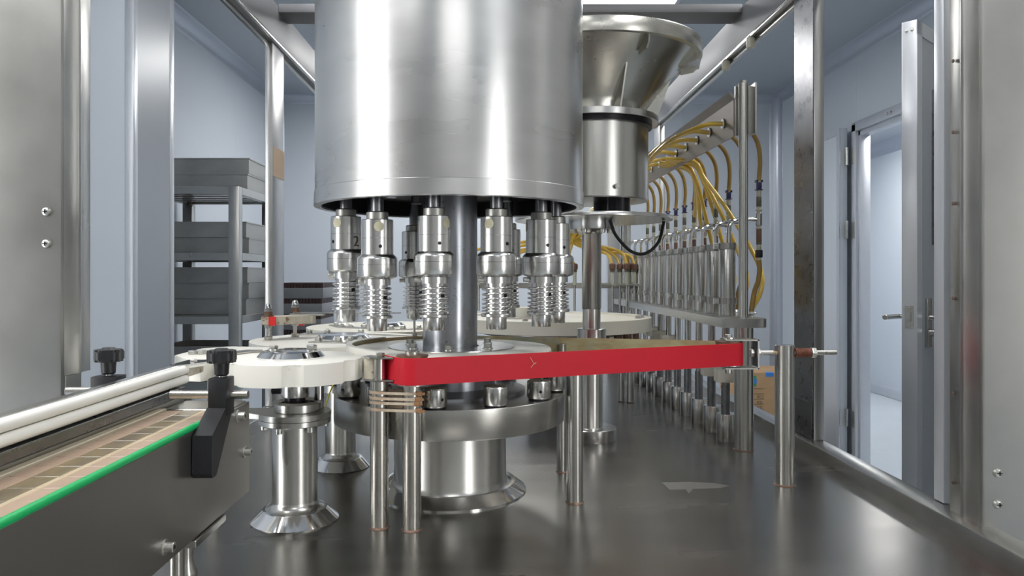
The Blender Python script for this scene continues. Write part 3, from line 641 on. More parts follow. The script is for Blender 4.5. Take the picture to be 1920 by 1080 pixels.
# ------------------------------------------------------------------ front pedestal and second pedestal
def pedestal(x, y, s, label, full=True):
    t = thing('wheel_pedestal', label, 'pedestal', (x, y, TZ))
    MB().lathe([(0, 0), (.0745*s, 0), (.0755*s, .0015), (.0550*s, .0205), (.0500*s, .0215), (0, .0215)], 72).build('bevelled_foot', 'polish', t, loc=(0, 0, 0), ang=20)
    MB().lathe([(0, .0215), (.0500*s, .0215), (.044*s, .025), (.0400*s, .031), (.0392*s, .036), (.0392*s, .170), (0, .170)], 56).build('pedestal_column', 'steel', t, loc=(0, 0, 0))
    if full:
        MB().lathe([(0, .170), (.0605, .170), (.0615, .171), (.0615, .179), (.0605, .180), (0, .180)], 64).build('lower_flange', 'steel', t, loc=(0, 0, 0))
        arm = [(.0625*math.cos(a), .0625*math.sin(a)) for a in [math.radians(d) for d in range(-150, 151, 12)]]+[(-.085, .030), (-.105, .030), (-.105, -.012), (-.085, -.015)]
        MB().prism(arm, .1802, .190, .001).build('upper_flange', 'rack', t, loc=(0, 0, 0), ang=25)
        for a in (-105, -45, 20, 140, 200): MB().rod((.052*math.cos(math.radians(a)), .052*math.sin(math.radians(a)), .160), (.052*math.cos(math.radians(a)), .052*math.sin(math.radians(a)), .170), .006, 14).build('flange_bolt', 'zinc', t, loc=(0, 0, 0))
        MB().lathe([(.030, .190), (.040, .190), (.041, .191), (.041, .204), (.039, .206), (.036, .208), (.030, .204), (.030, .190)], 56, (.004, .006, 0)).build('bearing_ring', 'steel', t, loc=(0, 0, 0))
    else:
        MB().lathe([(0, .170), (.046, .170), (.046, .186), (.03, .190), (0, .190)], 48).build('upper_flange', 'rack', t, loc=(0, 0, 0))
    MB().cyl((0, 0), .018, .190, .225, 24).build('shaft', 'cavity', t, loc=(0, 0, 0))
    hb = MB().lathe([(0, .2155), (.024, .2155), (.0246, .217), (.0246, .2345), (.022, .2492), (0, .2492)], 40).build('hub', 'steel_h', t, loc=(0, 0, 0))
    MB().rod((-.024, -.002, .226), (-.040, -.002, .226), .006).rod((-.024, 0, .226), (-.03, 0, .226), .004).build('hub_screw', 'cavity', hb)
    MB().rod((.035, .03, .190), (.035, .03, .2492), .009).build('tie_post', 'steel', t, loc=(0, 0, 0))
    return t
pedestal(S1[0]+.004, S1[1]+.01, 1, 'front steel pedestal with flared foot under the front star wheel')
pedestal(S2[0], S2[1], .86, 'second steel pedestal behind the front one, left of the roller plate', False)
tag(MB().tube([(-.30, 1.50, -.181), (-.318, 1.48, -.21), (-.33, 1.47, -.24), (-.35, 1.50, -.29)], .0015, 6, 6).build('wire', 'yellow_wire'), 'thin yellow wire dangling behind the front pedestal', 'wire')

# ------------------------------------------------------------------ belt, its posts and the tensioner
PA = (-.199, 1.273); PB = (-.1422, 1.262); PC = (.4765, 1.53)
def round_post(x, y, r, z1, label, material='steel', name='support_post', z0=TZ, cap=None):
    t = thing(name, label, 'post', (x, y, z0))
    MB().lathe([(0, 0), (r, 0), (r, z1-z0-.001), (r-.001, z1-z0), (0, z1-z0)], 36).build('post_tube', material, t, loc=(0, 0, 0))
    MB().lathe([(r, 0), (r+.0025, 0), (r, .0025)], 36).build('weld_bead', 'rust', t, loc=(0, 0, 0))
    return t
t = round_post(*PA, .0157, -.180, 'left one of the two tied front posts, with a bolted bracket on top', 'rusty')
MB().rod((0, 0, .25), (0, 0, .288), .0108, 24).build('upper_pin', 'steel', t, loc=(0, 0, 0))
def brk(z): return [(-.030, .006), (-.024, -.004), (-.014, -.016), (.026, -.018), (.030, -.010), (.028, .012), (-.02, .022)], z
for z in (.2500, .288): MB().prism(brk(z)[0], z, z+.0025).build('bracket_plate', 'steel', t, loc=(0, 0, 0))
MB().lathe([(0, .2527), (.0135, .2527), (.0135, .2872), (0, .2872)], 32, (-.014, .009, 0)).build('nylon_roller', 'old_nylon', t, loc=(0, 0, 0))
MB().hexa((.002, -.001, .2905), (.002, -.001, .297), .0075).build('top_bolt', 'rusty', t, loc=(0, 0, 0))
t = round_post(*PB, .0157, -.1855, 'right one of the two front posts bound with cable ties, under the left belt pulley', 'rusty')
# belt pulleys
def pulley(x, y, r, z0, z1, label, m='rusty'):
    t = thing('belt_pulley', label, 'pulley', (x, y, z0))
    MB().cyl((0, 0), r-.001, .0015, z1-z0, 48).build('drum_core', 'rust', t, loc=(0, 0, 0))
    MB().lathe([(0, z1-z0), (r+.0005, z1-z0), (r+.0005, z1-z0+.0025), (r-.003, z1-z0+.003), (0, z1-z0+.003)], 48).build('top_flange', 'rust', t, loc=(0, 0, 0))
    MB().lathe([(0, 0), (r+.0005, 0), (r+.0005, .0014), (0, .0014)], 48).build('bottom_flange', m, t, loc=(0, 0, 0))
    MB().lathe([(0, z1-z0+.003), (.0125, z1-z0+.003), (.0125, z1-z0+.008), (.0105, z1-z0+.0095), (0, z1-z0+.0095)], 32).build('centre_cap', m, t, loc=(0, 0, 0))
    return t
BT, BB = -.1385, -.1835
pulley(PB[0]+.001, PB[1], .0265, BB-.002, BT+.0005, 'left rust-marked pulley turning the red belt on a front post')
pulley(PC[0], PC[1], .0265, BB-.002, BT+.0005, 'right rust-marked pulley held in the tensioner fork')
def tang(c1, r1, c2, r2, side):
    """outer tangent of two circles; side +1/-1"""
    dx, dy = c2[0]-c1[0], c2[1]-c1[1]; d_ = math.hypot(dx, dy); th = math.atan2(dy, dx); al = math.acos((r1-r2)/d_)
    a = th+side*al
    return (c1[0]+r1*math.cos(a), c1[1]+r1*math.sin(a)), (c2[0]+r2*math.cos(a), c2[1]+r2*math.sin(a)), a
rp = .0275; rm = .2014
p1, p2, a1 = tang((PB[0]+.001, PB[1]), rp, PC, rp, -1)
p3, p4, a2 = tang(PC, rp, MN[:2], rm, -1)
p4 = p4; tt = tang(MN[:2], rm, (PB[0]+.001, PB[1]), rp, 1)
path = []
def seg(a, b_, n): path.extend([(a[0]+(b_[0]-a[0])*k/n, a[1]+(b_[1]-a[1])*k/n) for k in range(n)])
def arc(c, r, a, b_, n): path.extend([(c[0]+r*math.cos(a+(b_-a)*k/n), c[1]+r*math.sin(a+(b_-a)*k/n)) for k in range(n)])
seg(p1, p2, 6)
aC = a2
while aC < a1: aC += 2*PI
arc(PC, rp, a1, aC, 14); seg(p3, p4, 6)
# around the back of the main disc anticlockwise, then over to the left pulley
t5, t6, a3 = tang(MN[:2], rm, (PB[0]+.001, PB[1]), rp, -1)
cand = a3 % (2*PI)
arc(MN[:2], rm, aC, aC+(cand-(aC % (2*PI))), 30)
seg(t5, t6, 6); aL = cand
arc((PB[0]+.001, PB[1]), rp, aL, a1+2*PI if a1 < 0 else a1, 12)
MBt = MB().strip(path, BB, BT, .0022)
tag(MBt.build('drive_belt', ['red', 'belt_in', 'orange'], ang=60), 'bright red flat belt looped from the front left post to the right tensioner', 'belt')
ex = (998-930)/1400*1.34; ey = p1[1]+(p2[1]-p1[1])*(ex-p1[0])/(p2[0]-p1[0])-.0022
tag(MB().tube([(ex-.008, ey, -.142), (ex-.002, ey-.001, -.150), (ex+.002, ey, -.157), (ex+.006, ey-.001, -.155), (ex+.001, ey, -.159), (ex-.003, ey-.001, -.164)], .0005, 5, 5).build('loose_thread', 'wood'), 'tiny frayed tan thread clinging to the red belt face', 'thread')
def off_path(off, back=0):
    out = [(MN[0]+(.2014+off)*math.cos(math.radians(d)), MN[1]+(.2014+off)*math.sin(math.radians(d))) for d in range(140, int(math.degrees(cand))+1, 4)]
    nx_, ny_ = math.cos(cand), math.sin(cand)
    out += [(t5[0]+(t6[0]-t5[0])*u+nx_*off, t5[1]+(t6[1]-t5[1])*u+ny_*off) for u in (.0, .3, .72-back)]
    return out
go = tag(MB().prism(off_path(.0022)+off_path(.0066)[::-1], -.186, -.1375, .0004).build('curved_guide', 'white', ang=25), 'thin curved white guide hugging the left side of the main disc', 'guide')
MB().prism(off_path(-.005)+off_path(.0066)[::-1], -.1373, -.1355, .0003).build('guide_cap', 'white', go, loc=(0, 0, 0), ang=25)
# tension fork
t = thing('tensioner_fork', 'bent steel fork with cut-out window holding the right belt pulley', 'bracket', (PC[0], PC[1], -.160))
b = MB()
fx = (1419-930)/1400*1.525-PC[0]
b.box(-.012, fx, -.020, .020, .026, .0285).box(-.012, fx, -.020, .020, -.0315, -.029)
b.box(fx-.003, fx, -.020, .020, -.0315, .0285)
b.build('fork_plate', 'steel', t, loc=(0, 0, 0))
MB().box(fx-.0034, fx-.0028, -.017, .012, -.027, .024).build('dark_lining', 'cavity', t, loc=(0, 0, 0))
MB().hexa((0, 0, .0285), (0, 0, .038), .0075).rod((0, 0, -.042), (0, 0, -.0315), .007).build('axle_bolt', 'steel', t, loc=(0, 0, 0))
MB().hexa((fx-.012, 0, 0), (fx-.0034, 0, 0), .009).build('rod_head', 'zinc', t, loc=(0, 0, 0))
# tension rod assembly
yR = PC[1]
PD = ((1465-930)/1400*1.55, 1.532)
t = thing('tension_rod', 'threaded rod with rusty brown spring passing through the short right post', 'rod', (PC[0]+fx, yR, -.160))
xe = (1568-930)/1400*1.53-(PC[0]+fx); xp = PD[0]-(PC[0]+fx)
MB().rod((.0, 0, 0), (xe, 0, 0), .0050, 14).build('rod', 'rusty', t, loc=(0, 0, 0))
MB().hexa((.0005, 0, 0), (.008, 0, 0), .0095).build('lock_nut', 'zinc', t, loc=(0, 0, 0))
xs0 = xp+.0200; xs1 = (1520-930)/1400*1.53-(PC[0]+fx)
n = 11; MB().tube([(xs0+(xs1-xs0)*k/(n*14), .0082*math.cos(2*PI*k/14), .0082*math.sin(2*PI*k/14)) for k in range(n*14+1)], .0015, 6).build('spring', 'copper', t, loc=(0, 0, 0), ang=80)
MB().hexa((xs1+.001, 0, 0), (xs1+.010, 0, 0), .0115).build('adjusting_nut', 'zinc', t, loc=(0, 0, 0))
round_post(PD[0], PD[1], .0193, -.144, 'short thick post at right carrying the spring-loaded tension rod')
# other posts
t = round_post(.149, 1.413, .0157, -.1840, 'bare post rising to the red belt in front of the hopper column')
t = round_post(.143, 1.629, .0105, -.150, 'thin post between the roller plate and the bare belt post')
t = round_post(.452, 2.51, .0115, -.19, 'thin brass-footed post under the large rear disc')
t = round_post(.425, 2.53, .0095, -.19, 'thinner post just left of the brass-footed post under the rear disc')
# cable ties
for k, py in enumerate((738, 748.5, 757, 770)):
    z = (515-py)/1400*1.25
    t = thing('cable_tie', ['topmost', 'second', 'third', 'lowest'][k]+' of the four yellowed cable ties round the two front posts', 'cable tie', (-.17, 1.267, z), group='cable ties on the front posts')
    A = (PA[0]+.17, PA[1]-1.267); B = (PB[0]+.17, PB[1]-1.267); r_ = .0166
    q1, q2, aa = tang(A, r_, B, r_, -1); q3, q4, ab = tang(B, r_, A, r_, -1)
    path = []; seg(q1, q2, 4); x = ab
    while x < aa: x += 2*PI
    arc(B, r_, aa, x, 12); seg(q3, q4, 4); y = aa
    while y < x: y += 2*PI
    arc(A, r_, x, y, 12)
    tb = MB()
    tb.strip(path, -.0022, .0022, .0014); tb.build('strap', ['ties', 'ties', 'ties'], t, loc=(0, 0, 0), ang=60)
    ex = B[0]+.0145-.002*(k % 3); ey = B[1]-.0125
    MB().box(ex-.005, ex+.004, ey-.005, ey+.001, -.0038, .0038, .0008).build('tie_head', 'tie_brown', t, loc=(0, 0, 0))
    MB().box(ex+.004, ex+.009, ey-.004, ey-.0025, -.002, .002).build('tie_tail', 'tie_brown', t, loc=(0, 0, 0))

# ------------------------------------------------------------------ hopper bowl feeder
HX, HY = .2548, 1.96
t = thing('cap_hopper', 'conical vibrating steel hopper with heavy rim, fins and round motor can', 'hopper', (HX, HY, .150))
def P(pts): return [(r, z-.150) for r, z in pts]
MB().lathe(P([(.262, .553), (.276, .553), (.277, .556), (.277, .584), (.276, .587), (.266, .587), (.262, .583), (.262, .553)]), 96).build('rim_band', 'hopper', t, loc=(0, 0, 0))
MB().lathe(P([(0, .409), (.130, .409), (.136, .425), (.212, .518), (.262, .556), (.260, .56), (.208, .522), (.130, .43), (0, .415)]), 96).build('cone', 'hopper', t, loc=(0, 0, 0))
MB().lathe(P([(.0, .389), (.167, .389), (.168, .390), (.168, .405), (.167, .406), (0, .406)]), 80).build('clamp_ring', 'steel_h', t, loc=(0, 0, 0))
MB().lathe(P([(0, .378), (.152, .378), (.152, .389), (0, .389)]), 64).build('rubber_gap', 'cavity', t, loc=(0, 0, 0))
MB().lathe(P([(0, .190), (.140, .190), (.1425, .193), (.1425, .378), (0, .378)]), 80).build('motor_can', 'steel', t, loc=(0, 0, 0))
for a in (-74, -14, 46, 106, 166, 226):
    ra = math.radians(a); ca, sa = math.cos(ra), math.sin(ra)
    b = MB(); tt_ = .002
    pr = [(.126, .2563), (.1665, .2563), (.203, .362), (.198, .362)]
    vs0 = [b.bm.verts.new((r*ca-tt_*sa, r*sa+tt_*ca, z)) for r, z in pr]; vs1 = [b.bm.verts.new((r*ca+tt_*sa, r*sa-tt_*ca, z)) for r, z in pr]
    b.face(vs0); b.face(vs1[::-1])
    for i in range(4): b.face((vs0[i], vs0[(i+1) % 4], vs1[(i+1) % 4], vs1[i]))
    b.build('cone_fin', 'hopper', t, loc=(0, 0, 0), smooth=False)
for a in (-72, -10, 50, 110, 170, 230):
    ra = math.radians(a+3); ca, sa = math.cos(ra), math.sin(ra); b = MB(); tt_ = .002
    pr = [(.205, .366), (.255, .402), (.268, .402), (.262, .378), (.245, .364), (.22, .35)]
    pr = [(.225, .374), (.250, .398), (.268, .403), (.268, .385), (.258, .372), (.225, .366)]
    vs0 = [b.bm.verts.new((r*ca-tt_*sa, r*sa+tt_*ca, z)) for r, z in pr]; vs1 = [b.bm.verts.new((r*ca+tt_*sa, r*sa-tt_*ca, z)) for r, z in pr]
    b.face(vs0); b.face(vs1[::-1])
    for i in range(6): b.face((vs0[i], vs0[(i+1) % 6], vs1[(i+1) % 6], vs1[i]))
    b.build('rim_tab', 'hopper', t, loc=(0, 0, 0), smooth=False)
# outlet chute under the rim on the right
b = MB(); ra = math.radians(-14)
ch = [(.19, .368), (.245, .378), (.2765, .388), (.277, .407), (.2, .407)]
for sgn in (0,):
    va = []; vb = []
    for r, z in ch:
        va.append(b.bm.verts.new((r*math.cos(ra-.16), r*math.sin(ra-.16), z))); vb.append(b.bm.verts.new((r*math.cos(ra+.22), r*math.sin(ra+.22), z)))
    b.face(va); b.face(vb[::-1])
    for i in range(5): b.face((va[i], va[(i+1) % 5], vb[(i+1) % 5], vb[i]))
b.build('outlet_chute', 'hopper', t, loc=(0, 0, 0), smooth=False)
MB().rod((.040, -.1415, .066), (.040, -.149, .066), .006).build('can_screw', 'zinc', t, loc=(0, 0, 0))
for a in (-55, 65, 185):
    MB().cyl((.095*math.cos(math.radians(a)), .095*math.sin(math.radians(a))), .028, .003, .042, 24).build('rubber_foot', 'cavity', t, loc=(0, 0, 0))
MB().lathe([(0, 0), (.132, 0), (.132, .004), (.10, .006), (0, .006)], 64).build('foot_plate', 'dark_steel', t, loc=(0, 0, 0))
# stand
t = thing('hopper_stand', 'stepped steel column and round plate carrying the conical hopper', 'stand', (HX, HY, TZ))
MB().lathe([(0, 0), (.0640, 0), (.0645, .001), (.0645, .030), (.0635, .031), (0, .031)], 64).build('base_flange', 'steel_h', t, loc=(-.004, 0, 0))
MB().lathe([(0, .031), (.0345, .031), (.0325, .034), (.0325, .250), (0, .250)], 48).build('lower_column', 'steel', t, loc=(-.006, 0, 0))
MB().lathe([(0, .250), (.038, .250), (.038, .288), (.0370, .289), (0, .289)], 48).build('collar', 'steel', t, loc=(-.004, 0, 0))
MB().lathe([(0, .289), (.0235, .289), (.0235, .340), (.0245, .3405), (.0255, .342), (.0255, .535), (.030, .542), (.040, .548), (0, .548)], 48).build('upper_column', 'steel', t, loc=(-.004, 0, 0))
MB().lathe([(0, .548), (.0600, .548), (.0605, .549), (.0605, .570), (0, .570)], 56).build('top_flange', 'steel_h', t, loc=(-.004, 0, 0))
for a in (-120, -60, -10, 190, 60, 120): MB().rod((.047*math.cos(math.radians(a))-.004, .047*math.sin(math.radians(a)), .538), (.047*math.cos(math.radians(a))-.004, .047*math.sin(math.radians(a)), .548), .007, 14).build('flange_bolt', 'zinc', t, loc=(0, 0, 0))
MB().lathe([(0, .570), (.2040, .570), (.2055, .5715), (.2055, .5785), (.2045, .580), (0, .580)], 96).build('round_plate', 'steel_h', t, loc=(0, 0, 0))
tag(MB().tube([(.29, 1.90, .139), (.305, 1.90, .10), (.345, 1.91, .060), (.385, 1.92, .055), (.42, 1.93, .085), (.435, 1.935, .138)], .0042, 10, 8).build('cable', 'black'), 'black cable looping below the round plate of the hopper stand', 'cable')

# ------------------------------------------------------------------ filler row
def FX(Y): return .600-.019*(Y-1.9)
t = thing('filler_plate', 'long thick steel plate carrying the row of filling cylinders', 'plate', (0, 0, -.128))
x0n, x1n, x0f, x1f = FX(1.84)-.057, FX(1.84)+.057, FX(3.3)-.057, FX(3.3)+.057
pl = [(x0n, 1.80), (x0n+.006, 1.792), (x1n-.03, 1.792)]+[(x1n-.03+.03*math.sin(a), 1.822-.03*math.cos(a)) for a in (.4, .8, 1.2, PI/2)]+[(x1f, 3.34), (x0f, 3.34)]
MB().prism(pl, 0, .022, .001).build('plate', 'rack', t, loc=(0, 0, 0), ang=25)
for (Y, lab) in ((1.836, 'thick near support post of the filling row standing on the table'), (3.28, 'far support post at the back end of the filling row')):
    t = round_post(FX(Y)+.008, Y, .0227, -.128, lab)
    MB().lathe([(0, .324), (.0115, .324), (.0115, .896), (0, .896)], 28).build('upper_tube', 'steel', t, loc=(-.001, 0, 0))
    MB().lathe([(0, .896), (.0118, .896), (.0118, .900), (0, .900)], 28).hexa((0, 0, .900), (0, 0, .908), .0075).build('top_bolt', 'steel', t, loc=(-.001, 0, 0))
NF = 12
FY = [1.915+.02+.1185*i for i in range(NF)]
f0 = thing('filling_cylinder', 'x', 'cylinder', (0, 0, 0), group='filling cylinders in the row')
MB().lathe([(0, 0), (.0206, 0), (.0212, .0008), (.0212, .176), (.0190, .180), (0, .180)], 32).build('barrel', 'steel', f0, loc=(0, 0, 0))
def clamp(z, zz, nm):
    c = MB().lathe([(.0213, z), (.0234, z), (.0234, zz), (.0213, zz), (.0213, z)], 32).build(nm, 'rack', f0, loc=(0, 0, 0))
    MB().box(-.036, -.021, -.004, .004, z, zz, .001).rod((-.030, -.012, (z+zz)/2), (-.030, .012, (z+zz)/2), .0026, 8).build('clamp_lug', 'zinc', c)
clamp(.172, .188, 'top_clamp'); clamp(.030, .046, 'bottom_clamp')
MB().tube([(0.004, 0, .18), (0.004, 0, .222), (.0065, 0, .234), (.014, 0, .244), (.026, 0, .2485), (.04, 0, .249), (.077, 0, .249)], .0055, 10, 4).build('elbow_pipe', 'polish', f0, loc=(0, 0, 0))
v = MB().rod((.082, 0, .233), (.082, 0, .266), .0085, 14).build('tee_fitting', 'steel', f0, loc=(0, 0, 0))
def stack(segs, z, parent):
    for h, r, m, nm in segs:
        MB().lathe([(0, z), (r*.9, z), (r, z+.001), (r, z+h-.001), (r*.9, z+h), (0, z+h)], 14).build(nm, m, parent, loc=(.082, 0, 0)); z += h
stack([(.006, .0062, 'fit_white', 'fitting'), (.004, .0085, 'fit_white', 'fitting_ring'), (.006, .006, 'fit_white', 'fitting'), (.026, .0068, 'fit_dark', 'check_valve'), (.016, .0062, 'fit_white', 'fitting')], .266, f0)
c = MB().box(.0735, .0905, -.007, .007, .3245, .327, .0005).box(.076, .088, -.006, .006, .327, .345, .002).box(.0735, .0775, -.007, .007, .345, .351).box(.0865, .0905, -.007, .007, .345, .351).build('hose_clip', 'navy', f0, loc=(0, 0, 0))
stack([(.012, .0055, 'fit_white', 'fitting')], .345, f0)
zz = .233
for h, r, m, nm in [(.005, .0062, 'fit_white', 'fitting'), (.004, .0085, 'fit_white', 'fitting_ring'), (.034, .0070, 'fit_brown', 'check_valve'), (.006, .0072, 'fit_dark', 'fitting'), (.014, .0062, 'fit_white', 'fitting')]:
    MB().lathe([(0, zz-h), (r*.9, zz-h), (r, zz-h+.001), (r, zz-.001), (r*.9, zz), (0, zz)], 14).build(nm, m, f0, loc=(.082, 0, 0)); zz -= h
MB().box(.074, .090, -.007, .007, zz-.020, zz, .002).build('hose_clip', 'black', f0, loc=(0, 0, 0)); zz -= .020
MB().cyl((.082, 0), .0058, zz-.012, zz, 14).build('fitting', 'fit_white', f0, loc=(0, 0, 0))
VB = zz-.012
for i, Y in enumerate(FY):
    lab = {'nearest': 'nearest filling cylinder in the row, beside the thick support post', 'farthest': 'farthest filling cylinder at the back end of the row'}.get(ORD[i], ORD[i]+' filling cylinder counted from the near end of the row')
    if i == 0: f0.location = (FX(Y), Y, -.106+EYE); f0['label'] = lab
    else: dup(f0, (FX(Y), Y, -.106), 0, lab)
l0 = thing('lift_cylinder', 'x', 'cylinder', (0, 0, 0), group='lift cylinders on the table')
MB().lathe([(0, 0), (.0252, 0), (.0258, .001), (.0258, .069), (.0245, .071), (0, .071)], 36).build('lift_body', 'steel', l0, loc=(0, 0, 0))
MB().cyl((-.004, -.002), .0112, .071, .150, 20).build('lift_rod', 'dark_steel', l0, loc=(0, 0, 0))
MB().box(-.030, .022, -.020, .018, .205, .238, .003).build('nylon_block', 'cream', l0, loc=(0, 0, 0))
MB().cyl((-.003, -.001), .0098, .150, .2995, 20).build('piston_rod', 'steel', l0, loc=(0, 0, 0))
MB().cyl((-.002, 0), .016, .2995, .302, 20).build('rod_seal', 'rack', l0, loc=(0, 0, 0))
for i, Y in enumerate(FY):
    lab = {'nearest': 'nearest lift cylinder on the table, left of the thick support post', 'farthest': 'farthest lift cylinder at the back of the table'}.get(ORD[i], ORD[i]+' lift cylinder on the table counted from the near end')
    if i == 0: l0.location = (FX(Y)-.001, Y, TZ+EYE); l0['label'] = lab
    lu = l0 if i == 0 else dup(l0, (FX(Y)-.001, Y, TZ), 0, lab)
    for c in lu.children:
        if c.name.startswith('nylon_block'): c.location = (0, 0, (-.052, -.052, -.040, -.03, -.02, -.012, -.006)[i] if i < 7 else 0)
# hose rail
t = thing('hose_rail', 'long steel hose rail with drilled holes running back from the near post', 'rail', (0, 0, 0))
def RX(Y): return .5925-.016*(Y-1.85)
b = MB()
y0, y1 = 1.862, 3.30
def skew(prof):
    va = [b.bm.verts.new((RX(y0)+x, y0, z)) for x, z in prof]; vb = [b.bm.verts.new((RX(y1)+x, y1, z)) for x, z in prof]; n = len(prof)
    b.face(va); b.face(vb[::-1])
    for i in range(n): b.face((va[i], va[(i+1) % n], vb[(i+1) % n], vb[i]))
skew([(0, .345), (.003, .345), (.003, .437), (-.009, .4565), (-.012, .455), (0, .436)])
b.build('rail_sheet', 'rail_steel', t, loc=(0, 0, 0), smooth=False)
b = MB(); b.box(.594, .634, 1.852, 1.8615, .345, .468).box(.630, .634, 1.815, 1.853, .345, .468).build('end_bracket', 'steel', t, loc=(0, 0, 0))
HO = []
for i, Y in enumerate(FY):
    yy = Y+.005; z = .392
    HO.append((RX(yy), yy, z))
    MB().lathe([(.0075, -.004), (.0125, -.004), (.0135, -.002), (.0125, 0), (.0075, 0), (.0075, -.004)], 18, (RX(yy)-.0001, yy, z), Matrix.Rotation(PI/2, 4, 'Y')).build('grommet', 'zinc', t, loc=(0, 0, 0))
# nozzles at the back
NZ = [(-.13, 2.98), (-.07, 3.0), (0, 3.0), (.08, 3.0), (.16, 3.0), (.316, 3.0), (.405, 2.98), (.463, 2.97), (.495, 2.985), (.520, 2.97), (.535, 3.0), (.552, 2.98)]
t = thing('nozzle_bar', 'thin horizontal steel bar at the back holding the filling nozzles', 'bar', (0, 3.0, -.045))
MB().box(-.2, .585, .014, .026, -.010, .012, .001).build('bar', 'rack', t, loc=(0, 0, 0))
MB().box(.36, .575, -.036, .014, .001, .009, .001).build('clamp_bar', 'rack', t, loc=(0, 0, 0))
for x in (.40, .47, .56): MB().rod((x, -.05, .004), (x, -.036, .004), .006, 8).build('clamp_screw', 'zinc', t, loc=(0, 0, 0))
n0 = thing('filling_nozzle', 'x', 'nozzle', (0, 0, 0), group='filling nozzles at the back')
MB().cyl((0, 0), .005, -.10, .004, 12).build('nozzle_tube', 'steel', n0, loc=(0, 0, 0))
MB().cyl((0, 0), .0075, .004, .055, 14).build('cloudy_sleeve', 'clear', n0, loc=(0, 0, 0))
MB().cyl((0, 0), .010, .055, .062, 14).build('band', 'fit_dark', n0, loc=(0, 0, 0))
MB().lathe([(0, .062), (.008, .062), (.013, .068), (.013, .086), (.009, .09), (0, .09)], 14).build('hose_nut', 'fit_brown', n0, loc=(0, 0, 0))
nlab = ['leftmost', 'second', 'third', 'fourth', 'fifth', 'sixth', 'seventh', 'eighth', 'ninth', 'tenth', 'eleventh', 'rightmost']
for i, (x, y) in enumerate(NZ):
    lab = nlab[i]+(' filling nozzle hanging at the back behind the hopper column' if i in (0, 11) else ' filling nozzle from the left at the back')
    p = (x, y, -.045)
    if i == 0: n0.location = (p[0], p[1], p[2]+EYE); n0['label'] = lab
    else: dup(n0, p, 0, lab)
# filling hoses: valve top -> rail hole -> bundle -> nozzle
rnd = random.Random(3)
for i, Y in enumerate(FY):
    vx = FX(Y)+.082; vt = -.106+.357
    hx, hy, hz_ = HO[i]; nx, ny = NZ[11-i]
    low = [(vx, Y, vt-.008), (vx+.003, Y, vt+.045), (vx-.004, Y, vt+.092), (vx-.026, Y+.001, vt+.125), (vx-.055, Y+.003, hz_-.004), (hx+.02, hy, hz_)]
    j = rnd.uniform(-.012, .012); q = i/11
    up = [(hx-.008, hy, hz_), (hx-.055, hy+.03, hz_+.004+j), (hx-.12+.03*q, hy+.16*(1-q)+.02, hz_-.025+j), (.42+.02*q+j, max(hy+.06, 2.45+.25*q), .33-.05*(1-q)+j*2), (.37+j, 2.85+.1*q, .24+j), (.30+.04*q+j, 3.02, .155+j), ((.30+nx)/2, 3.04, .100+.01*(i % 4)), (nx-.02 if nx > .3 else nx+.02, ny+.02, .078+.006*(i % 3)), (nx, ny, .040)]
    t = thing('filling_hose', ('nearest' if i == 0 else ORD[i] if i < 11 else 'farthest')+' yellow filling hose arching over the drilled rail', 'hose', (vx, Y, vt), group='filling hoses over the rail')
    def off(P_): return [(a-vx, b_-Y, c_-vt) for a, b_, c_ in P_]
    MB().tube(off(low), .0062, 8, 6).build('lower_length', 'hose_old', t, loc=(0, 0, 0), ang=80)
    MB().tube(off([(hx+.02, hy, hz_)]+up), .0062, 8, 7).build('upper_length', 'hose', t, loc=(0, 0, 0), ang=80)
# supply hoses behind the row
for i, Y in enumerate(FY):
    vx = FX(Y)+.082; zb = -.106+VB+.006
    fxn = vx-.022
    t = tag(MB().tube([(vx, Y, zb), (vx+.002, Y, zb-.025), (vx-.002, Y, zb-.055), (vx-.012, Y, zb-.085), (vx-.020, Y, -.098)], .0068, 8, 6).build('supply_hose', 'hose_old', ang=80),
            ORD[i]+' short browned hose below its check valve, behind the row of cylinders', 'hose', 'short hoses below the check valves')
    fo = tag(MB().lathe([(0, 0), (.009, 0), (.013, .005), (.009, .010), (0, .010)], 14, (0, 0, 0)).box(-.022, .014, -.007, .007, .003, .008, .001).build('hose_fitting', 'zinc', loc=(vx-.022, Y, -.1058)),
             ORD[i]+' small steel hose fitting on the plate under its short hose', 'fitting', 'hose fittings on the filler plate')
for i in range(1, 7):
    Y = FY[i]; k = i-1
    sx = .597+.006*(k % 3); sy = 2.27+.03*k
    tag(MB().tube([(sx-.05, sy+.12, .372), (sx+.012, sy+.02, .345), (sx+.035, sy-.01, .29), ((sx+.72)/2+.01, (sy+Y)/2, .19), (.715, Y+.035, .07), (.722, Y-.025, .0), (.712, Y-.04, -.05), (.690, Y-.035, -.096)], .0065, 8, 8).build('return_hose', 'hose', ang=80),
        ORD[k]+' bright yellow hose sagging down behind the drilled rail', 'hose', 'sagging yellow hoses')
# rear stand panel of the filler
t = thing('rear_upright', 'pale steel upright at the back end of the filling row', 'post', (.555, 3.36, TZ))
MB().box(-.055, .0, -.02, .02, 0, 1.1, .002).build('flat_panel', 'alu', t, loc=(0, 0, 0))
MB().cyl((.02, 0), .014, 0, 1.1, 20).build('round_tube', 'steel', t, loc=(0, 0, 0))

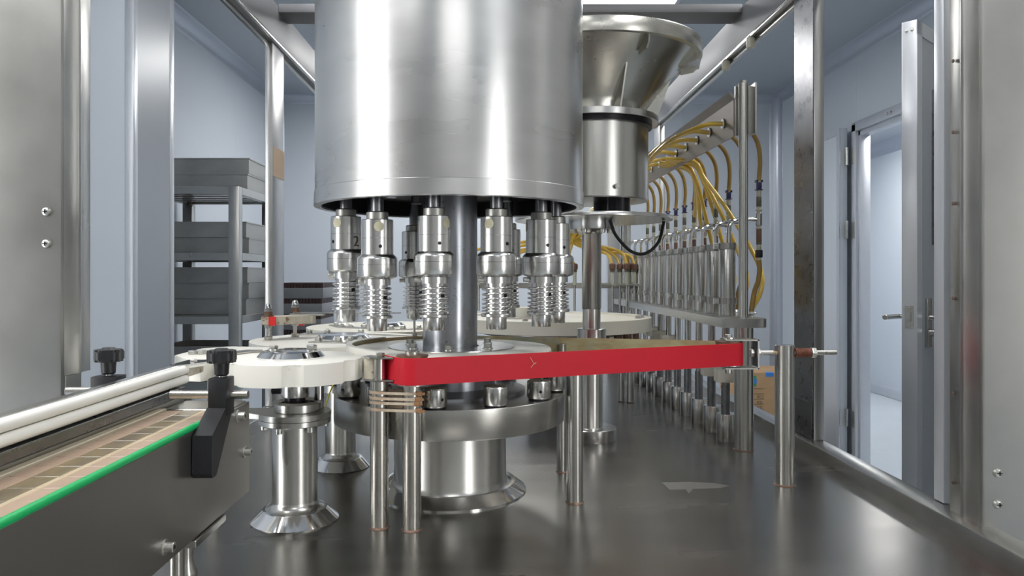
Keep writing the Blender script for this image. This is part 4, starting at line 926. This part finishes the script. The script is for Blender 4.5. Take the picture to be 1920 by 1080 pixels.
# ------------------------------------------------------------------ conveyor
ZK = -.200
SXp = -.393
t = thing('conveyor', 'slat chain conveyor with steel side plate and green edge strip at the left', 'conveyor', (0, 0, 0))
CY0, CY1 = -.10, 1.19
MB().box(SXp-.003, SXp, CY0, CY1, -.345, -.2015, .0012).build('side_plate', 'conv', t, loc=(0, 0, 0))
MB().box(-.500, -.497, CY0, CY1, -.345, -.1925, .0010).build('side_plate', 'conv', t, loc=(0, 0, 0))
MB().box(-.497, SXp-.003, CY0, CY1, -.345, -.342).box(-.497, SXp-.003, CY1-.003, CY1, -.342, -.215).build('bottom_sheet', 'conv', t, loc=(0, 0, 0))
MB().tube([(SXp-.002, CY0, ZK+.0015), (SXp-.002, 1.09, ZK+.0015)], .0043, 12).build('green_edge', 'green', t, loc=(0, 0, 0), ang=60)
for k in range(30):
    y = CY0+.0400*k
    if y+.0385 > 1.105: break
    o = MB(); o.box(-.4835, -.4600, y, y+.0388, ZK-.004, ZK, .0006); o.m(1).box(-.4600, -.4330, y, y+.0388, ZK-.004, ZK, .0006); o.m(2).box(-.4330, -.4260, y, y+.0388, ZK-.004, ZK, .0006); o.m(0).box(-.4260, SXp-.006, y, y+.0388, ZK-.004, ZK, .0006)
    # one slat: four strips of wear in one piece
    ob = o.build('chain_slat', ['chain', 'chain_worn', 'chain_line'], t, loc=(0, 0, 0), smooth=False)
MB().box(-.4835, SXp-.006, CY0, 1.106, ZK-.010, ZK-.0045).build('chain_bed', 'cavity', t, loc=(0, 0, 0))
MB().box(-.4920, SXp-.004, 1.1075, 1.187, ZK-.004, ZK, .001).build('transfer_plate', 'steel', t, loc=(0, 0, 0))
MB().box(-.4965, -.4850, CY0, 1.10, ZK-.006, ZK+.003, .001).build('wear_strip', 'wear', t, loc=(0, 0, 0))
for y, z in ((1.02, -.237), (1.135, -.215), (1.165, -.276), (.885, -.335+.012)):
    s_ = MB().rod((SXp, y, z), (SXp+.012, y, z), .0062, 14).build('side_screw', 'zinc', t, loc=(0, 0, 0))
    MB().rod((SXp, y, z), (SXp+.002, y, z), .0095, 16).build('screw_washer', 'zinc', s_)
    MB().rod((SXp+.0115, y, z), (SXp+.0124, y, z), .0028, 6).build('socket_hole', 'cavity', s_)
MB().box(SXp, SXp+.0006, 1.0, 1.055, -.247, -.235).build('adjusting_slot', 'cavity', t, loc=(0, 0, 0))
# guide rails on the far side: steel angle and two white rods
t = thing('guide_rail', 'pair of long white round guide strips on a steel angle above the conveyor', 'guide rail', (0, 0, 0))
MB().box(-.5080, -.4960, -.12, 1.17, -.192, -.176, .001).box(-.5080, -.4870, -.12, 1.17, -.1785, -.1752, .0005).build('steel_angle', 'dark_steel', t, loc=(0, 0, 0))
MB().box(-.5130, -.4990, -.12, 1.18, -.1745, -.143, .001).build('backing_bar', 'steel', t, loc=(0, 0, 0))
for z in (-.1505, -.1655): MB().rod((-.4935, -.12, z), (-.4935, 1.185, z), .0072, 16).build('white_strip', 'rail', t, loc=(0, 0, 0))
MB().box(-.5130, -.4890, 1.186, 1.25, -.163, -.148, .002).build('end_block', 'old_nylon', t, loc=(0, 0, 0))
MB().prism([(-.515, 1.176), (-.488, 1.176), (-.470, 1.215), (-.480, 1.25), (-.515, 1.25)], -.148, -.142, .0015).build('end_clip', 'polish', t, loc=(0, 0, 0), ang=25)
MB().hexa((-.49, 1.21, -.142), (-.49, 1.21, -.137), .006).build('clip_bolt', 'zinc', t, loc=(0, 0, 0))
# brackets with star knobs
def knob_profile(n=5, R=.0205):
    return [((R*(1-.14*(1+math.cos(n*a))/2))*math.cos(a), (R*(1-.14*(1+math.cos(n*a))/2))*math.sin(a)) for a in [2*PI*k/60 for k in range(60)]]
def star_knob(parent, x, y, z):
    MB().prism([(p[0]+x, p[1]+y) for p in knob_profile()], z+.020, z+.037, .003).build('star_knob', 'black', parent, loc=(0, 0, 0), ang=25)
    MB().lathe([(0, z+.036), (.012, z+.036), (.008, z+.0395), (0, z+.0395)], 20, (x, y, 0)).lathe([(0, z+.002), (.0075, z+.002), (.0095, z+.004), (.0105, z+.020), (0, z+.020)], 20, (x, y, 0)).build('knob_neck', 'black', parent, loc=(0, 0, 0))
    MB().rod((x, y, z-.002), (x, y, z+.003), .004).build('knob_stud', 'zinc', parent, loc=(0, 0, 0))
def x_prism(b, prof, x0, x1, bev=.0012):
    t_ = bmesh.new(); a = [t_.verts.new((x0, y, z)) for y, z in prof]; c = [t_.verts.new((x1, y, z)) for y, z in prof]; n = len(prof)
    t_.faces.new(a); t_.faces.new(c[::-1])
    for i in range(n): t_.faces.new((a[i], c[i], c[(i+1) % n], a[(i+1) % n]))
    bmesh.ops.recalc_face_normals(t_, faces=t_.faces)
    if bev: bmesh.ops.bevel(t_, geom=t_.edges[:], offset=bev, segments=1, affect='EDGES')
    b.absorb(t_)
def rail_bracket(y, label, length_in=.052, name='rail_bracket'):
    t = thing(name, label, 'bracket', (SXp, y, -.205))
    b = MB()
    # body: square head around the rod, tapering arm reaching down the side plate
    b.box(.0015, .0275, -.017, .014, .012, .064, .002)
    t_ = bmesh.new()
    pf = [(.013, .024), (-.018, .024), (-.066, -.003), (-.068, -.052), (-.065, -.058), (-.052, -.058), (-.046, -.052)]
    A = [t_.verts.new((.0010, y_, z)) for y_, z in pf]; B = [t_.verts.new((.0265, y_, z)) for y_, z in pf]; n = len(pf)
    t_.faces.new(A); t_.faces.new(B[::-1])
    for i in range(n): t_.faces.new((A[i], B[i], B[(i+1) % n], A[(i+1) % n]))
    bmesh.ops.recalc_face_normals(t_, faces=t_.faces); b.absorb(t_)
    b.build('bracket_body', 'black', t, loc=(0, 0, 0), ang=25)
    MB().rod((-.055, -.002, .040), (.052, -.002, .040), .0060, 20).build('clamp_rod', 'rusty', t, loc=(0, 0, 0))
    star_knob(t, .0145, -.0, .064)
    return t
rail_bracket(1.03, 'black bracket with star knob clamping a steel rod on the conveyor side plate')
rail_bracket(.50, 'nearer black bracket at the left frame edge, only its steel rod end showing')
t = thing('rail_bracket', 'far black star knob clamp behind the white guide strips', 'bracket', (-.548, 1.06, -.205))
MB().box(-.020, .016, -.016, .016, -.04, .062, .002).build('bracket_body', 'black', t, loc=(0, 0, 0))
MB().rod((-.062, 0, .040), (.036, 0, .040), .006).build('clamp_rod', 'steel', t, loc=(0, 0, 0))
MB().box(.016, .048, -.010, .010, -.036, -.030).build('foot_arm', 'black', t, loc=(0, 0, 0))
star_knob(t, -.002, 0, .062)
# conveyor support
t = thing('conveyor_support', 'flat steel bar with two round feet under the end of the conveyor', 'support', (-.43, 1.03, TZ))
MB().box(-.030, .040, -.060, .050, .074, .084, .001).build('flat_bar', 'steel', t, loc=(0, 0, 0))
MB().lathe([(0, 0), (.0150, 0), (.0145, .004), (.0105, .015), (.0095, .030), (.0095, .074), (0, .074)], 28, (-.014, .062-.02, 0)).build('leg', 'steel', t, loc=(0, 0, 0))
MB().lathe([(0, 0), (.0150, 0), (.0145, .004), (.0105, .015), (.0095, .030), (.0095, .074), (0, .074)], 28, (.010, -.047, 0)).build('leg', 'steel', t, loc=(0, 0, 0))
MB().box(-.03, .03, -.03, .03, .0835, .0855).build('rubber_pad', 'black', t, loc=(0, 0, 0))

# ------------------------------------------------------------------ tray rack on the left
RX0, RX1, RY0, RY1 = -1.68, -1.205, 3.50, 4.05
t = thing('tray_rack', 'grey steel rack holding stacked trays beside the left wall', 'rack', (RX1, RY0, ZF))
W_, D_ = RX1-RX0, RY1-RY0; PT = .415-ZF; pw = .05
for x in (-W_, -pw):
    for y in (0, D_-pw): MB().box(x, x+pw, y, y+pw, 0, PT, .002).build('rack_post', 'rack', t, loc=(0, 0, 0))
shz = [.415, .103, -.196, -.505, -.85]
for z in shz:
    k = z-ZF
    MB().box(-W_+pw, -pw, .0, .03, k-.036, k, .001).build('front_rail', 'rack', t, loc=(0, 0, 0))
    MB().box(-W_+pw, -pw, D_-.03, D_, k-.036, k, .001).build('back_rail', 'rack', t, loc=(0, 0, 0))
    MB().box(-.03, 0, pw, D_-pw, k-.036, k, .001).build('side_rail', 'rack', t, loc=(0, 0, 0))
    MB().box(-W_, -W_+.03, pw, D_-pw, k-.036, k, .001).build('side_rail', 'rack', t, loc=(0, 0, 0))
    for q in range(5): MB().box(-W_+.03, -.03, .07+.09*q, .11+.09*q, k-.025, k, .001).build('shelf_slat', 'rack', t, loc=(0, 0, 0))
def tray(x0, x1, y0, y1, z, h, label):
    t = thing('steel_tray', label, 'tray', ((x0+x1)/2, (y0+y1)/2, z), group='steel trays on the rack'); hx, hy = (x1-x0)/2, (y1-y0)/2
    b = MB().box(-hx, hx, -hy, hy, 0, .003).box(-hx, hx, -hy, -hy+.003, .003, h).box(-hx, hx, hy-.003, hy, .003, h).box(-hx, -hx+.003, -hy+.003, hy-.003, .003, h).box(hx-.003, hx, -hy+.003, hy-.003, .003, h)
    b.build('tray_body', 'tray', t, loc=(0, 0, 0), smooth=False)
    b = MB(); e = .004
    b.box(-hx-e, hx+e, -hy-e, -hy, h-.006, h).box(-hx-e, hx+e, hy, hy+e, h-.006, h).box(-hx-e, -hx, -hy, hy, h-.006, h).box(hx, hx+e, -hy, hy, h-.006, h)
    b.build('tray_rim', 'tray', t, loc=(0, 0, 0), smooth=False)
place = ['top shelf', 'second shelf', 'third shelf', 'fourth shelf']
for si, (z, cnt) in enumerate(zip(shz, (2, 2, 3, 2))):
    for k in range(cnt):
        w = {2: ['lower', 'upper'], 3: ['lowest', 'middle', 'uppermost']}[cnt][k]
        jx = [.0, .004, -.006, .003][(si+k) % 4]
        tray(-1.66, -1.212+jx, 3.64+.01*((si+k) % 2), 4.0, z+.0015+.0775*k, .076, w+' grey steel tray stacked on the rack\'s '+place[si])
# stacks of dark stopper trays on a low trolley
t = thing('trolley', 'low trolley carrying the stack of grey trays behind the left post', 'trolley', (-1.0, 4.42, ZF))
MB().box(-.30, .08, -.24, .22, .66, .70, .003).build('deck', 'rack', t, loc=(0, 0, 0))
for x in (-.28, .06):
    for y in (-.22, .20): MB().cyl((x, y), .014, .0, .66, 14).build('leg', 'rack', t, loc=(0, 0, 0))
zz = .70-EYE
for k in range(6):
    lab = ['lowest', 'second lowest', 'third lowest', 'third highest', 'second highest', 'topmost'][k]+' grey crate of dark brown stoppers in the stack behind the left post'
    t = thing('stopper_crate', lab, 'crate', (-1.11, 4.40, zz), group='stacked crates of stoppers')
    jx = .006*((k*7) % 3-1)
    MB().box(-.14+jx, .125+jx, -.17, .17, 0, .060, .002).build('crate_body', 'crate', t, loc=(0, 0, 0))
    b = MB()
    for q in range(14): b.box(-.135+jx+.0185*q, -.135+jx+.0175+.0185*q-.002, -.168, .166, .060, .0885, .001)
    for q in range(16): b.box(.120+jx, .1235+jx, -.165+.0208*q, -.165+.0208*q+.017, .0602, .0885, .0005)
    o = b.build('stoppers', 'stopper', t, loc=(0, 0, 0), smooth=False); o['kind'] = 'stuff'
    zz += .0890
# control pedestal with red button behind the drum's left edge
t = thing('control_post', 'slim pale control post with a red push button left of the capping spindle units', 'control post', (-.53, 2.72, TZ))
MB().box(-.030, .03, -.02, .02, .0, .80, .003).build('post_body', 'alu', t, loc=(0, 0, 0))
bt = MB().rod((-.030, 0, .640), (-.038, 0, .640), .010, 16).build('button_base', 'rust', t, loc=(0, 0, 0))
MB().rod((-.038, 0, .640), (-.052, 0, .640), .015, 18).build('push_button', 'button', bt)

# ------------------------------------------------------------------ cardboard boxes on the right
def carton(x0, x1, y0, y1, z0, z1, label, printed=False):
    t = thing('cardboard_box', label, 'box', (x0, y0, z0)); w_, d_, h_ = x1-x0, y1-y0, z1-z0
    MB().box(0, w_, 0, d_, 0, h_-.003, .002).build('carton_body', 'box', t, loc=(0, 0, 0))
    MB().box(.001, w_-.001, .001, d_/2-.001, h_-.003, h_).build('flap', 'box', t, loc=(0, 0, 0))
    MB().box(.001, w_-.001, d_/2+.001, d_-.001, h_-.003, h_).build('flap', 'box', t, loc=(0, 0, 0))
    return t
t = carton(1.40, 1.86, 4.45, 4.80, ZF, -.92, 'lower cardboard box on the floor outside the machine at right')
t = carton(1.44, 1.82, 4.45, 4.80, -.92, -.585, 'printed cardboard box with blue tape on top, seen between the right posts')
b = MB().box(.168, .215, -.001, 0, .312, .336).box(.168, .215, 0, .04, .3351, .336); b.build('blue_tape', 'tape', t, loc=(0, 0, 0))
MB().box(.085, .112, -.001, 0, .255, .318, .0).build('green_print', 'logo', t, loc=(0, 0, 0))
MB().box(.098, .114, -.0015, -.001, .27, .30, .0).build('blue_print', 'tape', t, loc=(0, 0, 0))
for k in range(6): MB().box(.090, .158, -.001, 0, .240-.0312*k, .2422-.0312*k).build('printed_line', 'ink', t, loc=(0, 0, 0))
for k, s_ in enumerate(('PCS', 'KG', 'KG', '36 CM')):
    text_mesh('printed_text', s_, .023, 'ink', t, Matrix.Translation((.116 if k < 3 else .100, -.001, .183-.0312*k)) @ Matrix.Rotation(PI/2, 4, 'X'))
t = carton(1.22, 1.42, 4.85, 5.15, ZF, -.72, 'smaller cardboard box behind the filling row, left of the printed one')
